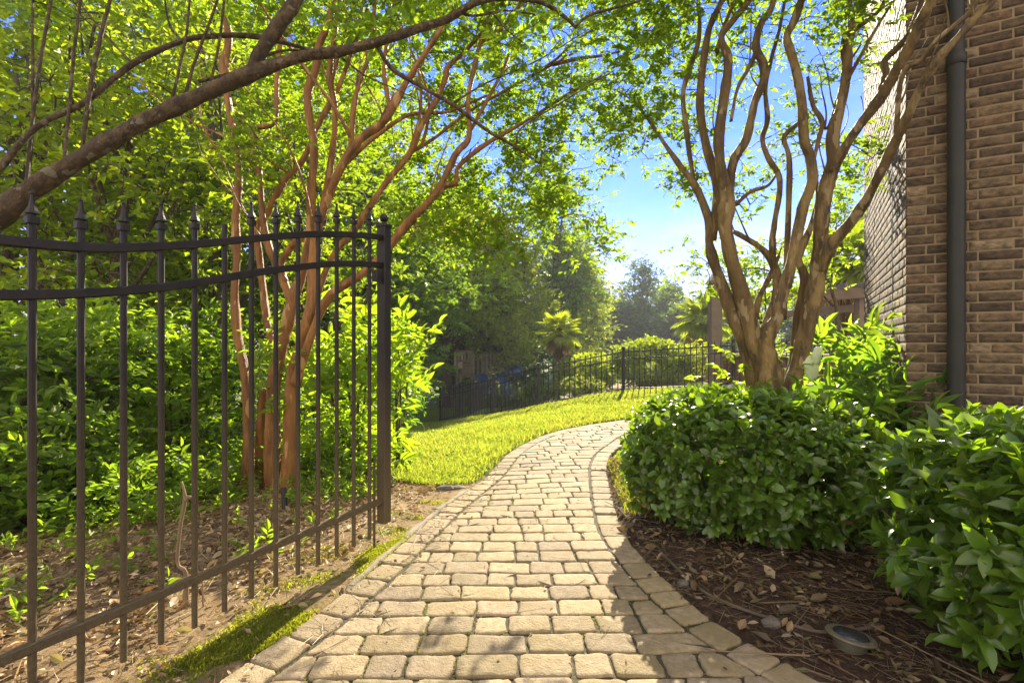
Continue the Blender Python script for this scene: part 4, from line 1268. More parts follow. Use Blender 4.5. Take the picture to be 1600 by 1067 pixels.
# ------------------------------------------------------------------ shrubs
def shrub(name, label, base, r, h, ncl, leaf, col, cat='shrub', group=None, k=4, nleaf=7, mat=None, tmpl=LEAF6, wid=.45, up=.35, low=.12, nst=7, yellow=.3, bark=None, stem_r=.012, tl=None, shell=3.0, out=0.0):
    B = np.asarray(base, float)
    root = empty(name, B, label, cat, group)
    w = MB(); nodes = []
    rx, ry = (r, r) if np.isscalar(r) else r
    for s in range(nst):
        a = s * 2.4 + rng.uniform(-.5, .5); q = rng.uniform(.2, .75)
        e = B + np.array([math.cos(a) * rx * q, math.sin(a) * ry * q, h * rng.uniform(.65, .92)])
        st = B + np.array([math.cos(a) * .05, math.sin(a) * .05, -.05])
        mid = st * .45 + e * .55 + np.array([0, 0, h * .12]) + rng.normal(size=3) * .04 * h
        p_, _ = tube(w, [st, mid, e], [stem_r * 1.4, stem_r, stem_r * .4], 6, .1)
        nodes += list(p_)
    C = ell(B + [0, 0, h * (.5 + low / 2)], (rx, ry, h * (.5 - low / 2)), ncl, shell)
    colonize(w, nodes, C, stem_r * .6, .002)
    w.build('stem', bark or M_BARK_GREY, root, smooth=True)
    c = MB()
    o = nrm(C - (B + [0, 0, h * .3])) * out if out else None
    sprays(c, None, C, k, tl or leaf * 2.2, nleaf, leaf, wid, col, tmpl, up=up, spread=leaf * .9, yellow=yellow, out=o)
    c.build('foliage', mat or M_LEAF, root)
    return root


SB = (.13, .20, .025)
shrub('garden_shrub', 'dark-stemmed leafy shrub behind the first gate pickets at the left edge', on_ground(60, 5.2), .95, 1.75, 120, .12, (.07, .12, .018), nst=11, stem_r=.03, bark=M_BARK_DARK, low=.5)
shrub('garden_shrub', 'tall shrub with brown stems behind the third gate picket', on_ground(150, 5.9), 1.0, 2.2, 130, .11, SB, nst=12, stem_r=.022, low=.5)
shrub('garden_shrub', 'fresh green shrub behind the fifth gate picket', on_ground(270, 6.5), .9, 1.9, 120, .11, SB, nst=7, low=.1)
shrub('garden_shrub', 'shrub between the fifth picket and the orange trunks, glossy leaves', on_ground(330, 7.3), .9, 2.3, 120, .11, (.08, .14, .018), nst=7, low=.1)
shrub('garden_shrub', 'low bright nandina-like shrub at the far left behind the gate', on_ground(20, 4.4), .75, .95, 80, .12, (.09, .15, .02), low=.05)
shrub('garden_shrub', 'low leafy shrub on the litter behind the second gate picket', on_ground(130, 5.0), .55, .7, 45, .10, (.10, .16, .02), low=.02)
shrub('garden_shrub', 'bright shrub right of the orange trunks, pointed leaves', on_ground(500, 7.4), .8, 1.7, 80, .12, (.12, .19, .022), low=.05, yellow=.45)
shrub('garden_shrub', 'sunlit shrub with long pointed leaves beside the gate latch post', on_ground(556, 6.0), .48, 1.75, 42, .16, (.125, .195, .022), low=.12, yellow=.45, wid=.34, tmpl=FINE, out=.8)
shrub('garden_shrub', 'arching sunlit branches with long pointed leaves reaching out right of the gate latch post', on_ground(622, 6.2), .24, 1.75, 17, .16, (.125, .195, .022), low=.5, yellow=.45, wid=.34, tmpl=FINE, out=.7, nst=4, k=3)
shrub('garden_shrub', 'low sunlit leafy plant at the lawn edge right of the latch post', on_ground(560, 6.3), .36, .45, 40, .1, (.12, .19, .022), low=0, yellow=.45)
shrub('garden_shrub', 'low leafy plant between the orange trunks and the latch post', on_ground(530, 6.0), .65, .6, 70, .1, (.12, .19, .022), low=0, yellow=.4)
shrub('garden_shrub', 'dark green shrub in shade beyond the latch post, by the shaded lawn', on_ground(575, 10.5), 1.1, 1.8, 110, .13, DG, low=.05, yellow=.1)
shrub('garden_shrub', 'shady shrub behind the leaf litter, left of the orange trunks', on_ground(215, 8.0), 1.2, 1.6, 120, .13, MG, low=.05)

# low ground cover
mb = MB()
poly = [(-1.7, 5.2), (-1.25, 5.2), (-1.75, 6.6), (-2.5, 8.4), (-3.3, 11), (-4.8, 10.5), (-3.6, 6.2), (-2.2, 5.6)]
x, y = scatter(poly, 1000)
C = np.c_[x, y, gz(x, y) + rng.uniform(.03, .22, len(x))]
sprays(mb, None, C, 3, .16, 6, .075, .5, (.115, .18, .022), LEAF6, up=.6, spread=.06, yellow=.4)
poly = [(-7.5, 3.3), (-4.2, 3.8), (-2.8, 4.3), (-2.5, 5.5), (-3.4, 8), (-7.5, 9)]
x, y = scatter(poly, 1500)
C = np.c_[x, y, gz(x, y) + rng.uniform(.03, .3, len(x))]
sprays(mb, None, C, 3, .2, 6, .09, .45, (.09, .15, .02), LEAF6, up=.6, spread=.07, yellow=.3)
for poly, nn in (([(-4.6, 2.9), (-3.3, 3.3), (-2.5, 4.2), (-2.3, 5.3), (-3.4, 4.9), (-4.6, 3.9)], 150), ([(-2.3, 4.5), (-1.25, 4.7), (-1.3, 5.4), (-2.2, 5.4)], 90), ([(-3.2, 2.2), (-1.6, 3.0), (-1.3, 4.2), (-2.6, 3.8)], 36)):
    x, y = scatter(poly, nn)
    C = np.c_[x, y, gz(x, y) + rng.uniform(.01, .08, len(x))]
    sprays(mb, None, C, 2, .11, 6, .06, .45, (.11, .175, .022), LEAF6, up=.8, spread=.04, yellow=.4)
tag(mb.build('ground_cover', M_LEAF), 'low leafy ground cover between the gate trees and the lawn', 'ground cover', kind='stuff')


def hedge(name, label, c, axes, ang, zc, p, ntip, leaf, col, tmpl, wr, seed_tw=60):
    """Clipped evergreen: rosettes of glossy leaves over a rounded box; stems inside."""
    c = np.asarray(c, float)
    root = empty(name, c, label, 'hedge')
    a, b, h = axes
    ca, sa = math.cos(ang), math.sin(ang)
    u = nrm(rng.normal(size=(ntip * 2, 3)))
    u = u[u[:, 2] > -.93][:ntip]
    r = (np.abs(u[:, 0] / a) ** p + np.abs(u[:, 1] / b) ** p + np.abs(u[:, 2] / h) ** p) ** (-1 / p)
    wob = 1 + .05 * np.sin(u[:, 0] * 9 + 2) * np.sin(u[:, 1] * 8 + u[:, 2] * 6) + rng.normal(size=len(u)) * .035
    q = u * (r * wob)[:, None]
    g = np.stack([np.sign(q[:, 0]) * np.abs(q[:, 0] / a) ** (p - 1) / a, np.sign(q[:, 1]) * np.abs(q[:, 1] / b) ** (p - 1) / b, np.sign(q[:, 2]) * np.abs(q[:, 2] / h) ** (p - 1) / h], -1)
    R = np.array([[ca, -sa, 0], [sa, ca, 0], [0, 0, 1]])
    q = q @ R.T; g = nrm(g @ R.T)
    pos = q + c + [0, 0, zc]
    keep = pos[:, 2] > gz(pos[:, 0], pos[:, 1]) + .06
    hol = np.sin(q[:, 0] * 7 + 1.3 * np.sin(q[:, 2] * 9)) * np.sin(q[:, 1] * 6.3 + 2 * np.sin(q[:, 0] * 4)) * np.sin(q[:, 2] * 8 + 1)
    keep &= (hol < .38) | (rng.uniform(0, 1, len(q)) < .3)
    pos, g = pos[keep], g[keep]
    lf = MB()
    for layer, n, sh in ((0, 6, 0), (1, 5, .12)):
        pp = pos - g * sh * rng.uniform(.6, 1.6, (len(pos), 1))
        if layer: pp = pp + rng.normal(size=pp.shape) * .05
        m = len(pp)
        ax = nrm(g * .8 + np.array([0, 0, .55]) + rng.normal(size=(m, 3)) * .4)
        e1 = nrm(np.cross(ax, rng.normal(size=(m, 3)))); e2 = np.cross(ax, e1)
        th = rng.uniform(0, 6.283, (m, 1)) + np.arange(n)[None] * 2.4
        rad = np.cos(th)[..., None] * e1[:, None] + np.sin(th)[..., None] * e2[:, None]
        el = rng.uniform(.1, 1.0, (m, n, 1)) + (np.arange(n)[None, :, None] / n) * .5
        d = rad * np.cos(el) + ax[:, None] * np.sin(el) * .9
        d[..., 2] -= .12
        nn = ax[:, None] * 1.0 - rad * .35 + rng.normal(size=(m, n, 3)) * .12
        L = leaf * rng.uniform(.5, 1.25, m * n) * np.repeat(rng.uniform(.75, 1.15, m), n)
        hcol = palette(m * n, col, .38, .25)
        zr = np.repeat(np.clip((pp[:, 2] - c[2]) / (2 * h), 0, 1), n)
        br = rng.uniform(0, 1, m * n) < .003 + .16 * np.clip(.4 - zr, 0, 1)
        hcol[br] = np.array([.22, .13, .06]) * rng.uniform(.6, 1.3, (br.sum(), 1))   # a few browned leaves
        st = np.repeat(pp[:, None], n, 1) - ax[:, None] * (leaf * .45 * (1 - np.arange(n) / n))[None, :, None]
        leaves(lf, st.reshape(-1, 3), d.reshape(-1, 3), nn.reshape(-1, 3), L, L * rng.uniform(wr, wr + .12, m * n), tmpl, hcol)
    lf.build('foliage', M_HEDGE, root, smooth=True)
    w = MB()
    k = rng.choice(len(pos), min(len(pos), seed_tw * 4), replace=False)
    nodes = []
    for s in range(9):
        aa = s * 2.4
        e = c + R @ np.array([math.cos(aa) * a * .55, math.sin(aa) * b * .55, zc + h * .35])
        st = c + R @ np.array([math.cos(aa) * a * .3, math.sin(aa) * b * .3, -.05])
        p_, _ = tube(w, [st, (st + e) / 2 + rng.normal(size=3) * .05, e], [.016, .012, .006], 6, .1)
        nodes += list(p_)
    colonize(w, nodes, pos[k], .007, .0022)
    w.build('stem', M_BARK_DARK, root, smooth=True)


HC = (.072, .14, .014)
hedge('hedge', 'rounded glossy evergreen hedge along the path in front of the crape myrtle', G(1.90, 4.16), (.86, .78, .48), -.46, .50, 3.6, 2300, .088, HC, OVAL, .42)
hedge('hedge', 'near glossy evergreen hedge filling the lower right corner', G(2.84, 2.30), (.92, .76, .54), -.30, .52, 3.0, 1400, .115, HC, FINE, .34)


# ------------------------------------------------------------------ clipped shrubs and bed beyond the fence
def mound(name, label, base, r, h, n, leaf, col, yellow=.2, k=3):
    return shrub(name, label, base, r, h, n, leaf, col, k=k, nleaf=7, mat=M_FOREST, tmpl=KITE, wid=.65, low=.0, nst=6, yellow=yellow, shell=9.0, up=.4, tl=leaf * 1.5)


mound('clipped_shrub', 'large clipped round shrub behind the middle fence panel', on_ground(1018, 16.8), (1.35, 1.0), 1.40, 900, .085, (.10, .155, .028), .3)
mound('clipped_shrub', 'lighter mounded shrub left of the large clipped shrub behind the fence', on_ground(918, 18.6), (1.05, .9), 1.35, 600, .09, (.13, .185, .03), .35)
mound('clipped_shrub', 'bright yellow-green shrub behind the fence beside the pergola post', on_ground(1092, 16.0), (.6, .6), 1.1, 130, .09, (.13, .18, .02), .5)
mound('clipped_shrub', 'blue-green low shrub behind the fence, below the slides', on_ground(795, 19.5), (.85, .7), .85, 150, .09, (.05, .085, .04), .1)
mound('clipped_shrub', 'blue-green low shrub behind the fence right of the third post from the corner', on_ground(845, 18.2), (.7, .6), .75, 130, .09, (.05, .085, .04), .1)
mound('clipped_shrub', 'low silvery ground shrub at the foot of the large clipped shrub', on_ground(1015, 15.4), (1.15, .4), .42, 130, .08, (.11, .15, .07), .15)
mound('clipped_shrub', 'low grey-green shrub below the lighter mounded shrub', on_ground(905, 16.6), (.8, .5), .5, 100, .08, (.09, .13, .05), .15)


# ------------------------------------------------------------------ fan palms
def palm(name, label, base, trunk_h, crown_r, nfan, col, skirt=True, trunk_r=.13, dead=(.30, .21, .11)):
    B = np.asarray(base, float)
    root = empty(name, B, label, 'palm')
    w = MB()
    tube(w, [B + [0, 0, -.1], B + [.02, 0, trunk_h * .5], B + [0, 0, trunk_h]], [trunk_r * .9, trunk_r, trunk_r * 1.1], 14, .08, 8)
    m = 700
    z = rng.uniform(.0, trunk_h, m); a = rng.uniform(0, 6.28, m)
    p0 = B + np.c_[np.cos(a) * trunk_r, np.sin(a) * trunk_r, z]
    p1 = p0 + np.c_[np.cos(a) * .06, np.sin(a) * .06, rng.uniform(.03, .12, m)]
    prisms(w, p0, p1, .012, .003, 3)
    w.build('trunk', M_BARK_GREY, root, smooth=True)
    c = MB(); st = MB(); sk = MB()
    top = B + [0, 0, trunk_h]

    def fan(mb_, hub, ax, up, R, colr, nseg=26, span=2.5, droop=.35, wf=.13):
        ax = nrm(ax); sd = nrm(np.cross(ax, up)); nn = np.cross(sd, ax)
        th = np.linspace(-span, span, nseg) + rng.normal(size=nseg) * .03
        d = np.cos(th)[:, None] * ax + np.sin(th)[:, None] * sd + nn * .08
        d[:, 2] -= droop * .3
        L = R * (.78 + .22 * np.cos(th * .7)) * rng.uniform(.9, 1.05, nseg)
        pos = np.repeat(hub[None], nseg, 0)
        leaves(mb_, pos, d, np.repeat(nn[None], nseg, 0), L, R * wf, SEG, palette(nseg, colr, .2, .3))

    for i in range(nfan):
        a = i * 2.4; f = i / nfan
        el = 1.25 - 1.75 * f + rng.normal() * .1
        dr = np.array([math.cos(a) * math.cos(el), math.sin(a) * math.cos(el), math.sin(el)])
        pl = crown_r * rng.uniform(.42, .58)
        hub = top + dr * pl + [0, 0, -.12 * pl * f]
        prisms(st, [top], [hub], .014, .008, 5, np.array([.07, .09, .02]))
        fd = nrm(dr + np.array([0, 0, -.35]))
        fan(c, hub, fd, nrm(np.array([0, 0, 1.]) + dr * .3 + rng.normal(size=3) * .15), crown_r * .52, col, droop=.35 + .7 * f)
    c.build('fan_leaf', M_PALM, root)
    st.build('leaf_stalk', M_PALM, root)
    if skirt:
        for i in range(20):
            a = i * 2.4 + .6
            dr = np.array([math.cos(a), math.sin(a), -1.3 - rng.uniform(0, 1)])
            hub = top + np.array([math.cos(a) * .18, math.sin(a) * .18, -.12 - .25 * rng.uniform()])
            fan(sk, hub, dr, np.array([math.cos(a), math.sin(a), .3]), crown_r * rng.uniform(.45, .7), dead, 16, .9, .3, .07)
        sk.build('dead_leaf_skirt', M_LITTER, root)


SEG = (np.array([(-.08, 0, 0), (.08, 0, 0), (.45, .6, .03), (0, .62, -.03), (-.45, .6, .03), (0, 1, -.12)]), np.zeros((0, 4), int), np.array([(0, 1, 3), (1, 2, 3), (0, 3, 4), (3, 2, 5), (4, 3, 5)]))
palm('fan_palm', 'small fan palm with a brown dead-leaf skirt behind the fence in the centre', P(873, 612, 20.5), 2.35, 1.05, 28, (.17, .22, .03))
palm('fan_palm', 'pale fan palm without visible trunk, left of the brown pergola post', P(1098, 590, 22), 2.4, 1.5, 30, (.14, .19, .04))
palm('fan_palm', 'tall fan palm with shaggy trunk behind the pergola beam beside the house', P(1322, 600, 14.2), 3.3, 1.5, 30, (.13, .19, .03), dead=(.4, .27, .13))


# ------------------------------------------------------------------ pergola, low brick wall
def build_pergola():
    A = P(1117, 612, 13.6); Bp = P(1345, 612, 12.6)
    root = empty('pergola', A, 'brown wooden pergola with peaked left post behind the right crape myrtle', 'pergola')
    m = MB(); bar(m, A, A + [0, 0, 2.86], .29, .29, (1, 0, 0), .05); post = m.build('post', M_WOOD, root)
    m = MB(); t = A + [0, 0, 2.86]
    bar(m, t, t + [0, 0, .07], .38, .38, (1, 0, 0), .1)
    lathe(m, t + [0, 0, .07], [(0, .25), (.22, .06), (.24, 0)], 4, rot=math.pi / 4)
    m.build('post_cap', M_WOOD, post)
    m = MB(); bar(m, Bp, Bp + [0, 0, 2.35], .22, .22, (1, 0, 0), .05); m.build('post', M_WOOD, root)
    for (x0, y0, x1, y1, D0, D1, hh) in ((1130, 472, 1372, 456, 13.6, 12.3, .26), (1215, 492, 1372, 478, 13.9, 12.4, .18)):
        m = MB(); bar(m, P(x0, y0, D0), P(x1, y1, D1), .1, hh); m.build('beam', M_WOOD, root)
    for i in range(7):
        px = 1150 + i * 33; f = i / 6
        p = P(px, 463 - 12 * f, 13.5 - 1.0 * f)
        m = MB(); bar(m, p + [-.1, -.35, .07], p + [.5, 2.2, .07], .07, .14); m.build('rafter', M_WOOD, root)


build_pergola()


def build_low_wall():
    a = P(1122, 606, 13.95); b = P(1350, 606, 12.3)
    d = b - a; L = np.linalg.norm(d[:2]); du = nrm(np.array([d[0], d[1], 0])); n = np.array([du[1], -du[0], 0])
    if n[1] > 0: n = -n
    root = empty('low_wall', a, 'low brown brick wall with pale stone cap behind the iron fence', 'wall')
    m = MB()
    c = (a + b) / 2
    hgt = .86
    bar(m, a + [0, 0, -.3], a + [0, 0, hgt], .001, .001)
    q = [a, a + du * L, a + du * L - n * .3, a - n * .3]
    V = [p + [0, 0, -.3] for p in q] + [p + [0, 0, hgt] for p in q]
    m = MB(); m.add(V, [(0, 1, 5, 4), (1, 2, 6, 5), (2, 3, 7, 6), (3, 0, 4, 7), (4, 5, 6, 7)]); core = m.build('core', M_MORTAR, root)
    m = MB()
    for r in range(12):
        z = -.2 + r * .088; x = -.13 if r % 2 else 0
        while x < L:
            x0, x1 = max(0, x), min(L, x + .25)
            if x1 - x0 > .04:
                o = a + du * (x0 + .006) + n * .004
                w_ = x1 - x0 - .012
                bar(m, o + [0, 0, z + .038], o + du * w_ + [0, 0, z + .038], .012, .074, n, .2, np.array([.15, .1, .07]) * rng.uniform(.7, 1.3))
            x += .26
    m.build('brickwork', M_BRICK, core)
    m = MB(); x = -.05
    while x < L:
        w_ = min(.6, L + .05 - x)
        o = a + du * x - n * .15 + [0, 0, hgt + .045]
        bar(m, o, o + du * (w_ - .01), .42, .085, n, .15); x += .6
    m.build('cap_stone', M_STONE, root)


build_low_wall()


# ------------------------------------------------------------------ play set with slides
def build_playset():
    D = 24.0
    B = P(755, 605, D); B[2] = gz(B[0], B[1])
    root = empty('play_set', B, 'weathered wooden play set with slatted railings and blue slides under the trees', 'play set')
    z0 = B[2]
    X = lambda px: (px - 800) / F * D
    Z = lambda py: H - (py - 533.5) / F * D
    for px, top, dy in ((714, 545, 0), (737, 548, 0), (757, 550, 0), (793, 560, 0), (737, 548, 1.3), (793, 560, 1.3)):
        m = MB(); bar(m, (X(px), D + dy, z0 - .1), (X(px), D + dy, Z(top)), .1, .1, (1, 0, 0)); m.build('post', M_WOODG, root)
    for px0, px1, py0, py1 in ((722, 736, 568, 584), (737, 757, 555, 590), (758, 793, 552, 584), (716, 736, 548, 565)):
        m = MB()
        n = max(3, int((X(px1) - X(px0)) / .16))
        for k in range(n):
            x = X(px0) + (X(px1) - X(px0)) * (k + .5) / n
            bar(m, (x, D - .06, Z(py1)), (x, D - .06, Z(py0)), .1, .025, (1, 0, 0))
        for py in (py0 + 1, py1 - 1):
            bar(m, (X(px0), D - .03, Z(py)), (X(px1), D - .03, Z(py)), .03, .1, (0, 1, 0))
        m.build('railing', M_WOODG, root)
    m = MB(); bar(m, (X(712), D + .65, Z(588)), (X(795), D + .65, Z(588)), 1.4, .06, (0, 1, 0)); m.build('deck', M_WOODG, root)
    m = MB(); bar(m, (X(737), D + .1, z0), (X(737), D + .1, Z(590)), .02, .02, (1, 0, 0))
    for k in range(9):
        x = X(742) + k * .12
        bar(m, (x, D + .12, z0), (x, D + .12, Z(600)), .1, .025, (1, 0, 0))
    m.build('skirt_boards', M_WOODG, root)
    m = MB(); bar(m, (X(713), D - .9, z0 + .1), (X(722), D - .1, Z(585)), .09, .06, (1, 0, 0)); m.build('ladder_rail', M_WOODG, root)
    m = MB(); bar(m, (X(708), D + .4, Z(575)), (X(722), D + .4, Z(575)), .9, .04, (0, 1, 0)); bar(m, (X(715), D + .42, Z(575)), (X(715), D + .42, Z(550)), .42, .02, (1, 0, 0)); m.build('side_panel', M_STONE, root)
    for px, py in ((748, 586), (776, 583)):
        m = MB()
        s = np.linspace(0, 1, 14)
        x = X(px) + s * .9
        yy = D - .2 - s * 1.5
        z = Z(py) + .12 * np.sin(s * 7.0) - s * 1.25
        w = .26
        V = []
        for u, dz in ((-w, .12), (-w + .03, 0), (w - .03, 0), (w, .12), (w, .06), (-w, .06)):
            V.append(np.c_[x - .55 * u * 0 + u * .85, yy + u * .5, z + dz])
        V = np.stack(V, 1); k = 6
        i = np.arange(13)[:, None] * k + np.arange(5)[None]
        m.add(V.reshape(-1, 3), np.stack([i, i + 1, i + k + 1, i + k], -1).reshape(-1, 4)); m.build('slide', M_BLUE, root, smooth=True)
    m = MB(); lathe(m, (X(805), D - .3, Z(585)), [(0, .0), (0, .33), (.1, .36), (.35, .3), (.45, 0)], 14); m.build('tube_end', M_BLUE, root, smooth=True)


M_WOODG = pmat('weathered_wood', (.11, .09, .06), (.19, .16, .115), 6, .85, .4, 40)
build_playset()


# ------------------------------------------------------------------ small things
def well_light():
    b = G(1.62, 2.45)
    root = empty('well_light', b, 'round in-ground garden light with grey ring and dark lens in the mulch', 'garden light')
    ax = nrm(np.array([.14, .06, 1.0])); e1 = nrm(np.cross(ax, [0, 1., 0])); e2 = np.cross(ax, e1)
    M = np.stack([e1, e2, ax], 1)
    c = b + [0, 0, .035]
    m = MB(); lathe(m, c, [(-.1, .065), (-.02, .072), (0, .072), (0, .102), (.008, .107), (.015, .102), (.019, .083), (.013, .075)], 32, M=M); ring = m.build('ring', pmat('ring_metal', (.075, .066, .04), (.11, .095, .06), 20, .6, .3), root, smooth=False)
    m = MB(); lathe(m, c, [(.012, .075), (.022, .07), (.029, .043), (.031, 0)], 32, M=M); m.build('lens', pmat('dark_lens', (.02, .021, .022), (.03, .03, .03), 8, .25, 0), root, smooth=True)
    m = MB()
    for a in (0, 2.1, 4.2):
        p = c + M @ np.array([math.cos(a) * .092, math.sin(a) * .092, .016])
        lathe(m, p, [(0, .009), (.006, .008), (.007, 0)], 10, M=M)
    m.build('screw', M_IRON, ring)


well_light()


def rock(name, label, c, r, seed):
    m = MB()
    th = np.linspace(0, math.pi, 10); ph = np.linspace(0, 2 * math.pi, 17)[:-1]
    t_, p_ = np.meshgrid(th, ph, indexing='ij')
    rg = np.random.default_rng(seed); k = rg.uniform(0, 6, 6)
    f = 1 + .14 * np.sin(3 * p_ + k[0]) * np.sin(t_ * 2 + k[1]) + .1 * np.sin(5 * p_ + k[2] + t_ * 3) * np.sin(t_)
    V = np.stack([np.sin(t_) * np.cos(p_) * f * r[0], np.sin(t_) * np.sin(p_) * f * r[1], np.cos(t_) * f * r[2]], -1) + np.asarray(c)
    i = np.arange(9)[:, None] * 16 + np.arange(16)[None]; j = np.arange(9)[:, None] * 16 + (np.arange(16)[None] + 1) % 16
    m.add(V.reshape(-1, 3), np.stack([i, i + 16, j + 16, j], -1).reshape(-1, 4))
    tag(m.build(name, M_ROCK, smooth=True, origin=c), label, 'stone')


rock('flat_stone', 'dark flat stone slab in the soil between lawn and path', G(-.62, 5.2) + [0, 0, .0], (.15, .06, .03), 3)
rock('small_stone', 'small grey stone in the mulch left of the round garden light', G(1.33, 2.62) + [0, 0, .01], (.05, .035, .03), 5)
rock('small_stone', 'pale little stone near the path under the first hedge', G(1.02, 3.05) + [0, 0, .01], (.035, .03, .022), 8)


def sapling():
    D = 2.84
    m = MB()
    pts = [(290, 960, 20), (290, 942, 20), (290, 895, 13), (278, 882, 11), (278, 855, 10), (283, 812, 11), (289, 779, 13), (284, 752, 5)]
    tube(m, [P(a, b, D) for a, b, _ in pts], [d / 2 / F * D * .48 for *_, d in pts], 9, .12)
    tube(m, [P(289, 782, D), P(294, 776, D), P(300, 778, D)], [.012, .010, .007], 7, .1)
    tube(m, [P(316, 905, D), P(317, 940, D), P(320, 972, D)], [.004, .004, .003], 5, .1)
    b = P(290, 942, D)
    tag(m.build('dead_sapling', M_DEAD, smooth=True, origin=b), 'crooked bare dead sapling stub standing behind the gate pickets', 'sapling')


sapling()
m = MB(); a = P(447, 806, 4.55); prisms(m, [a - [0, 0, .03]], [P(443, 762, 4.62)], .026, .024, 14); lathe(m, P(443, 762, 4.62), [(0, .024), (.004, .018), (.004, 0)], 14)
tag(m.build('pipe_stub', M_PIPE, origin=a, smooth=True), 'short grey pipe stub at the foot of the orange trunks', 'pipe')
m = MB(); p0, p1 = P(1096, 615, 11.6), P(1190, 596, 11.2)
tube(m, [p0, p0 * .5 + p1 * .5, p1], [.075, .075, .075], 16, 0, 3)
tag(m.build('metal_pipe', M_PIPEPALE, origin=p0, smooth=True), 'pale metal pipe lying behind the hedge in front of the iron fence', 'pipe')
m = MB()
hp = [(1030, 858, 0), (1090, 915, 0), (1150, 945, 0), (1220, 968, 0), (1290, 985, 0), (1380, 975, 0)]
pts = []
for px, py, _ in hp:
    D = 1.43 * F / (py - 533.5); q = P(px, py, D); pts.append(np.array([q[0], q[1], gz(q[0], q[1]) + .012]))
tube(m, pts, [.009] * 6, 8, 0, 6)
tag(m.build('irrigation_hose', M_BARK_DARK, origin=pts[0], smooth=True), 'thin black irrigation hose lying on the mulch by the path', 'hose')


# plants between house, crape myrtle and hedge
def cactus():
    b = G(2.93, 4.95)
    root = empty('pad_plant', b, 'pale green pad-shaped succulent right of the right crape myrtle trunk', 'plant')
    for (px, py, rx, rz, tilt) in ((1268, 575, 14, 20, -.15), (1276, 556, 9, 15, .15), (1281, 550, 3.6, 10, .3), (1262, 570, 9, 10, -.5)):
        m = MB(); c = P(px, py, 4.9); D = 4.9
        th = np.linspace(0, math.pi, 11); ph = np.linspace(0, 2 * math.pi, 17)[:-1]
        t_, p_ = np.meshgrid(th, ph, indexing='ij')
        x = np.sin(t_) * np.cos(p_) * rx / F * D; y = np.sin(t_) * np.sin(p_) * .022; z = np.cos(t_) * rz / F * D
        ct, s_ = math.cos(tilt), math.sin(tilt)
        V = np.stack([x * ct + z * s_, y + x * .3, -x * s_ + z * ct], -1) + c
        i = np.arange(10)[:, None] * 16 + np.arange(16)[None]; j = np.arange(10)[:, None] * 16 + (np.arange(16)[None] + 1) % 16
        m.add(V.reshape(-1, 3), np.stack([i, i + 16, j + 16, j], -1).reshape(-1, 4)); m.build('pad', M_CACTUS, root, smooth=True)
    m = MB(); tube(m, [b, P(1266, 600, 4.9)], [.03, .03], 8); m.build('stem', M_CACTUS, root)


cactus()
shrub('mahonia', 'tall spiky bright green plant with long leaves against the brick wall', G(3.66, 5.4), .38, 1.18, 32, .23, (.10, .175, .03), cat='plant', k=3, nleaf=9, tmpl=FINE, wid=.22, low=.25, nst=4, yellow=.4, out=1.2, tl=.28)
shrub('cast_iron_plant', 'low plant with long arching dark leaves at the foot of the pad-shaped succulent', G(2.98, 4.72), .33, .85, 26, .26, (.06, .12, .02), cat='plant', k=3, nleaf=5, tmpl=FINE, wid=.17, low=.2, nst=4, out=1.0, tl=.12)
shrub('cast_iron_plant', 'long-leaved plant leaning out at the base of the brick corner', G(3.35, 4.75), .36, .92, 30, .26, (.07, .13, .02), cat='plant', k=3, nleaf=5, tmpl=FINE, wid=.17, low=.3, nst=4, out=1.0, tl=.12)


# ------------------------------------------------------------------ light, sky, camera
AZ, EL = math.radians(15.2), math.radians(28)
sd = Vector((math.sin(AZ) * math.cos(EL), math.cos(AZ) * math.cos(EL), math.sin(EL)))
L = bpy.data.lights.new('sun', 'SUN'); L.energy = 4.6; L.angle = math.radians(.4); L.color = (1, .88, .66)
lo = bpy.data.objects.new('sun', L); COL.objects.link(lo); lo.rotation_euler = (-sd).to_track_quat('-Z', 'Y').to_euler()

wd = bpy.data.worlds.new("World"); S.world = wd; wd.use_nodes = True
t = wd.node_tree; t.nodes.clear()
out = t.nodes.new('ShaderNodeOutputWorld'); bg = node(t, 'ShaderNodeBackground', Strength=.12)
sky = t.nodes.new('ShaderNodeTexSky'); sky.sky_type = 'NISHITA'; sky.sun_disc = False
sky.sun_elevation = EL; sky.sun_rotation = AZ; sky.dust_density = 0; sky.air_density = 1.0; sky.ozone_density = 3.0
tc = t.nodes.new('ShaderNodeTexCoord')
hs = node(t, 'ShaderNodeHueSaturation', Saturation=1.15, Value=1.0)
t.links.new(mixrgb(t, 1.0, sky.outputs[0], (.56, .49, .88), 'MULTIPLY'), hs.inputs['Color'])
mp = t.nodes.new('ShaderNodeMapping'); mp.inputs['Scale'].default_value = (1, 1, 3.2)
t.links.new(tc.outputs['Generated'], mp.inputs[0])
cn = noise(t, mp.outputs[0], 3.3, 8, .6)
cl = ramp(t, cn, [(.40, 0.), (.62, 1.)])
sx = t.nodes.new('ShaderNodeSeparateXYZ'); t.links.new(tc.outputs['Generated'], sx.inputs[0])
el = ramp(t, sx.outputs[2], [(.0, .95), (.15, .85), (.27, .22), (.45, .10)])
nb = t.nodes.new('ShaderNodeMapRange'); nb.inputs[1].default_value = .25; nb.inputs[2].default_value = -.35
t.links.new(sx.outputs[1], nb.inputs[0])
fc = ramp(t, noise(t, mp.outputs[0], 2.2, 7, .6), [(.36, .15), (.56, 1.)])
mb2 = t.nodes.new('ShaderNodeMath'); mb2.operation = 'MULTIPLY'; t.links.new(fc, mb2.inputs[0]); t.links.new(nb.outputs[0], mb2.inputs[1])
mu = t.nodes.new('ShaderNodeMath'); mu.operation = 'MULTIPLY'; t.links.new(cl, mu.inputs[0]); t.links.new(el, mu.inputs[1])
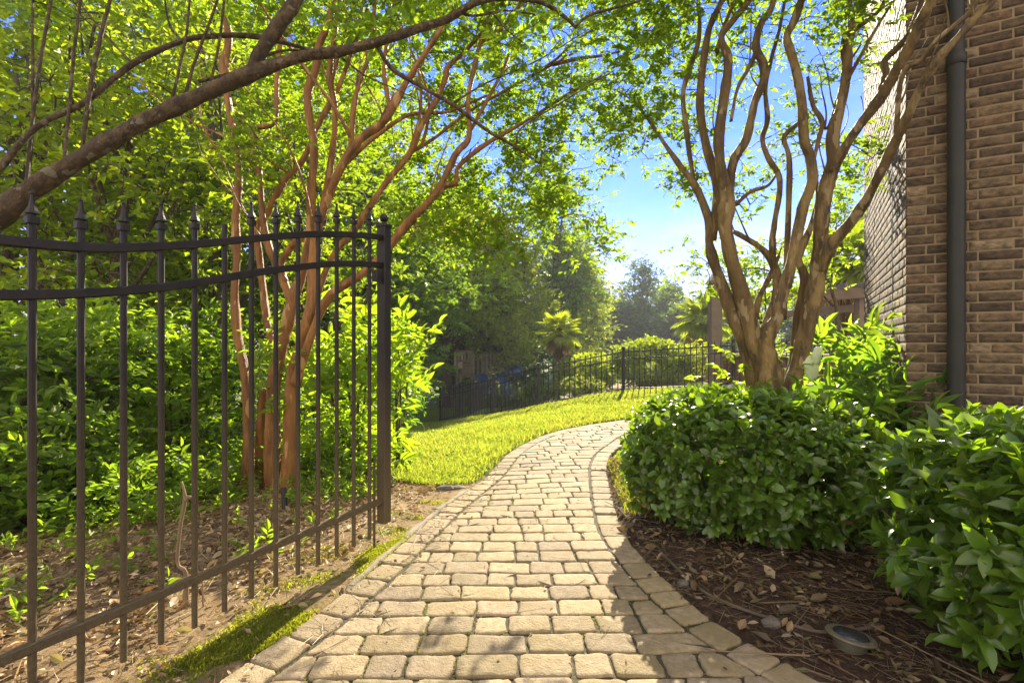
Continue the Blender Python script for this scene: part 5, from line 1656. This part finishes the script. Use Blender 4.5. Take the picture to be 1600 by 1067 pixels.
lowc = ramp(t, sx.outputs[2], [(.04, .85), (.13, .6), (.21, .25), (.28, .0)])
ln_ = t.nodes.new('ShaderNodeMath'); ln_.operation = 'MULTIPLY'; t.links.new(lowc, ln_.inputs[0]); t.links.new(ramp(t, cn, [(.30, .45), (.55, 1.)]), ln_.inputs[1])
mx_ = t.nodes.new('ShaderNodeMath'); mx_.operation = 'MAXIMUM'; t.links.new(mu.outputs[0], mx_.inputs[0]); t.links.new(ln_.outputs[0], mx_.inputs[1])
cc = mixrgb(t, mx_.outputs[0], hs.outputs[0], (2.2, 2.25, 2.35))
cc = mixrgb(t, mb2.outputs[0], cc, (6.0, 5.3, 4.1))  # bright warm clouds added behind the camera as fill light
t.links.new(cc, bg.inputs[0]); t.links.new(bg.outputs[0], out.inputs[0])

hz = MB(); a, b = np.array([-45., -3., -4.]), np.array([45., 80., 17.])
V = [(x, y, z) for x in (a[0], b[0]) for y in (a[1], b[1]) for z in (a[2], b[2])]
hz.add(V, [(0, 1, 3, 2), (4, 6, 7, 5), (0, 4, 5, 1), (2, 3, 7, 6), (0, 2, 6, 4), (1, 5, 7, 3)])
m, t, o = nt('haze_air'); pv = t.nodes.new('ShaderNodeVolumePrincipled'); pv.inputs['Density'].default_value = HAZE; pv.inputs['Color'].default_value = (.86, .92, 1, 1); pv.inputs['Anisotropy'].default_value = .2
t.links.new(pv.outputs[0], o.inputs['Volume'])
if HAZE: tag(hz.build('haze', m), 'thin pale summer haze in the air', kind='stuff')

cam = bpy.data.cameras.new('camera'); cam.lens = 18; cam.sensor_width = 36; cam.clip_end = 3000; cam.clip_start = .05
co = bpy.data.objects.new('camera', cam); COL.objects.link(co); co.location = (0, 0, H); co.rotation_euler = (math.pi / 2, 0, 0)
S.camera = co
S.view_settings.view_transform = 'Standard'; S.view_settings.look = 'None'; S.view_settings.exposure = 1.95; S.view_settings.gamma = 1
S.cycles.max_bounces = 8; S.cycles.diffuse_bounces = 4; S.cycles.transmission_bounces = 6; S.cycles.use_denoising = True
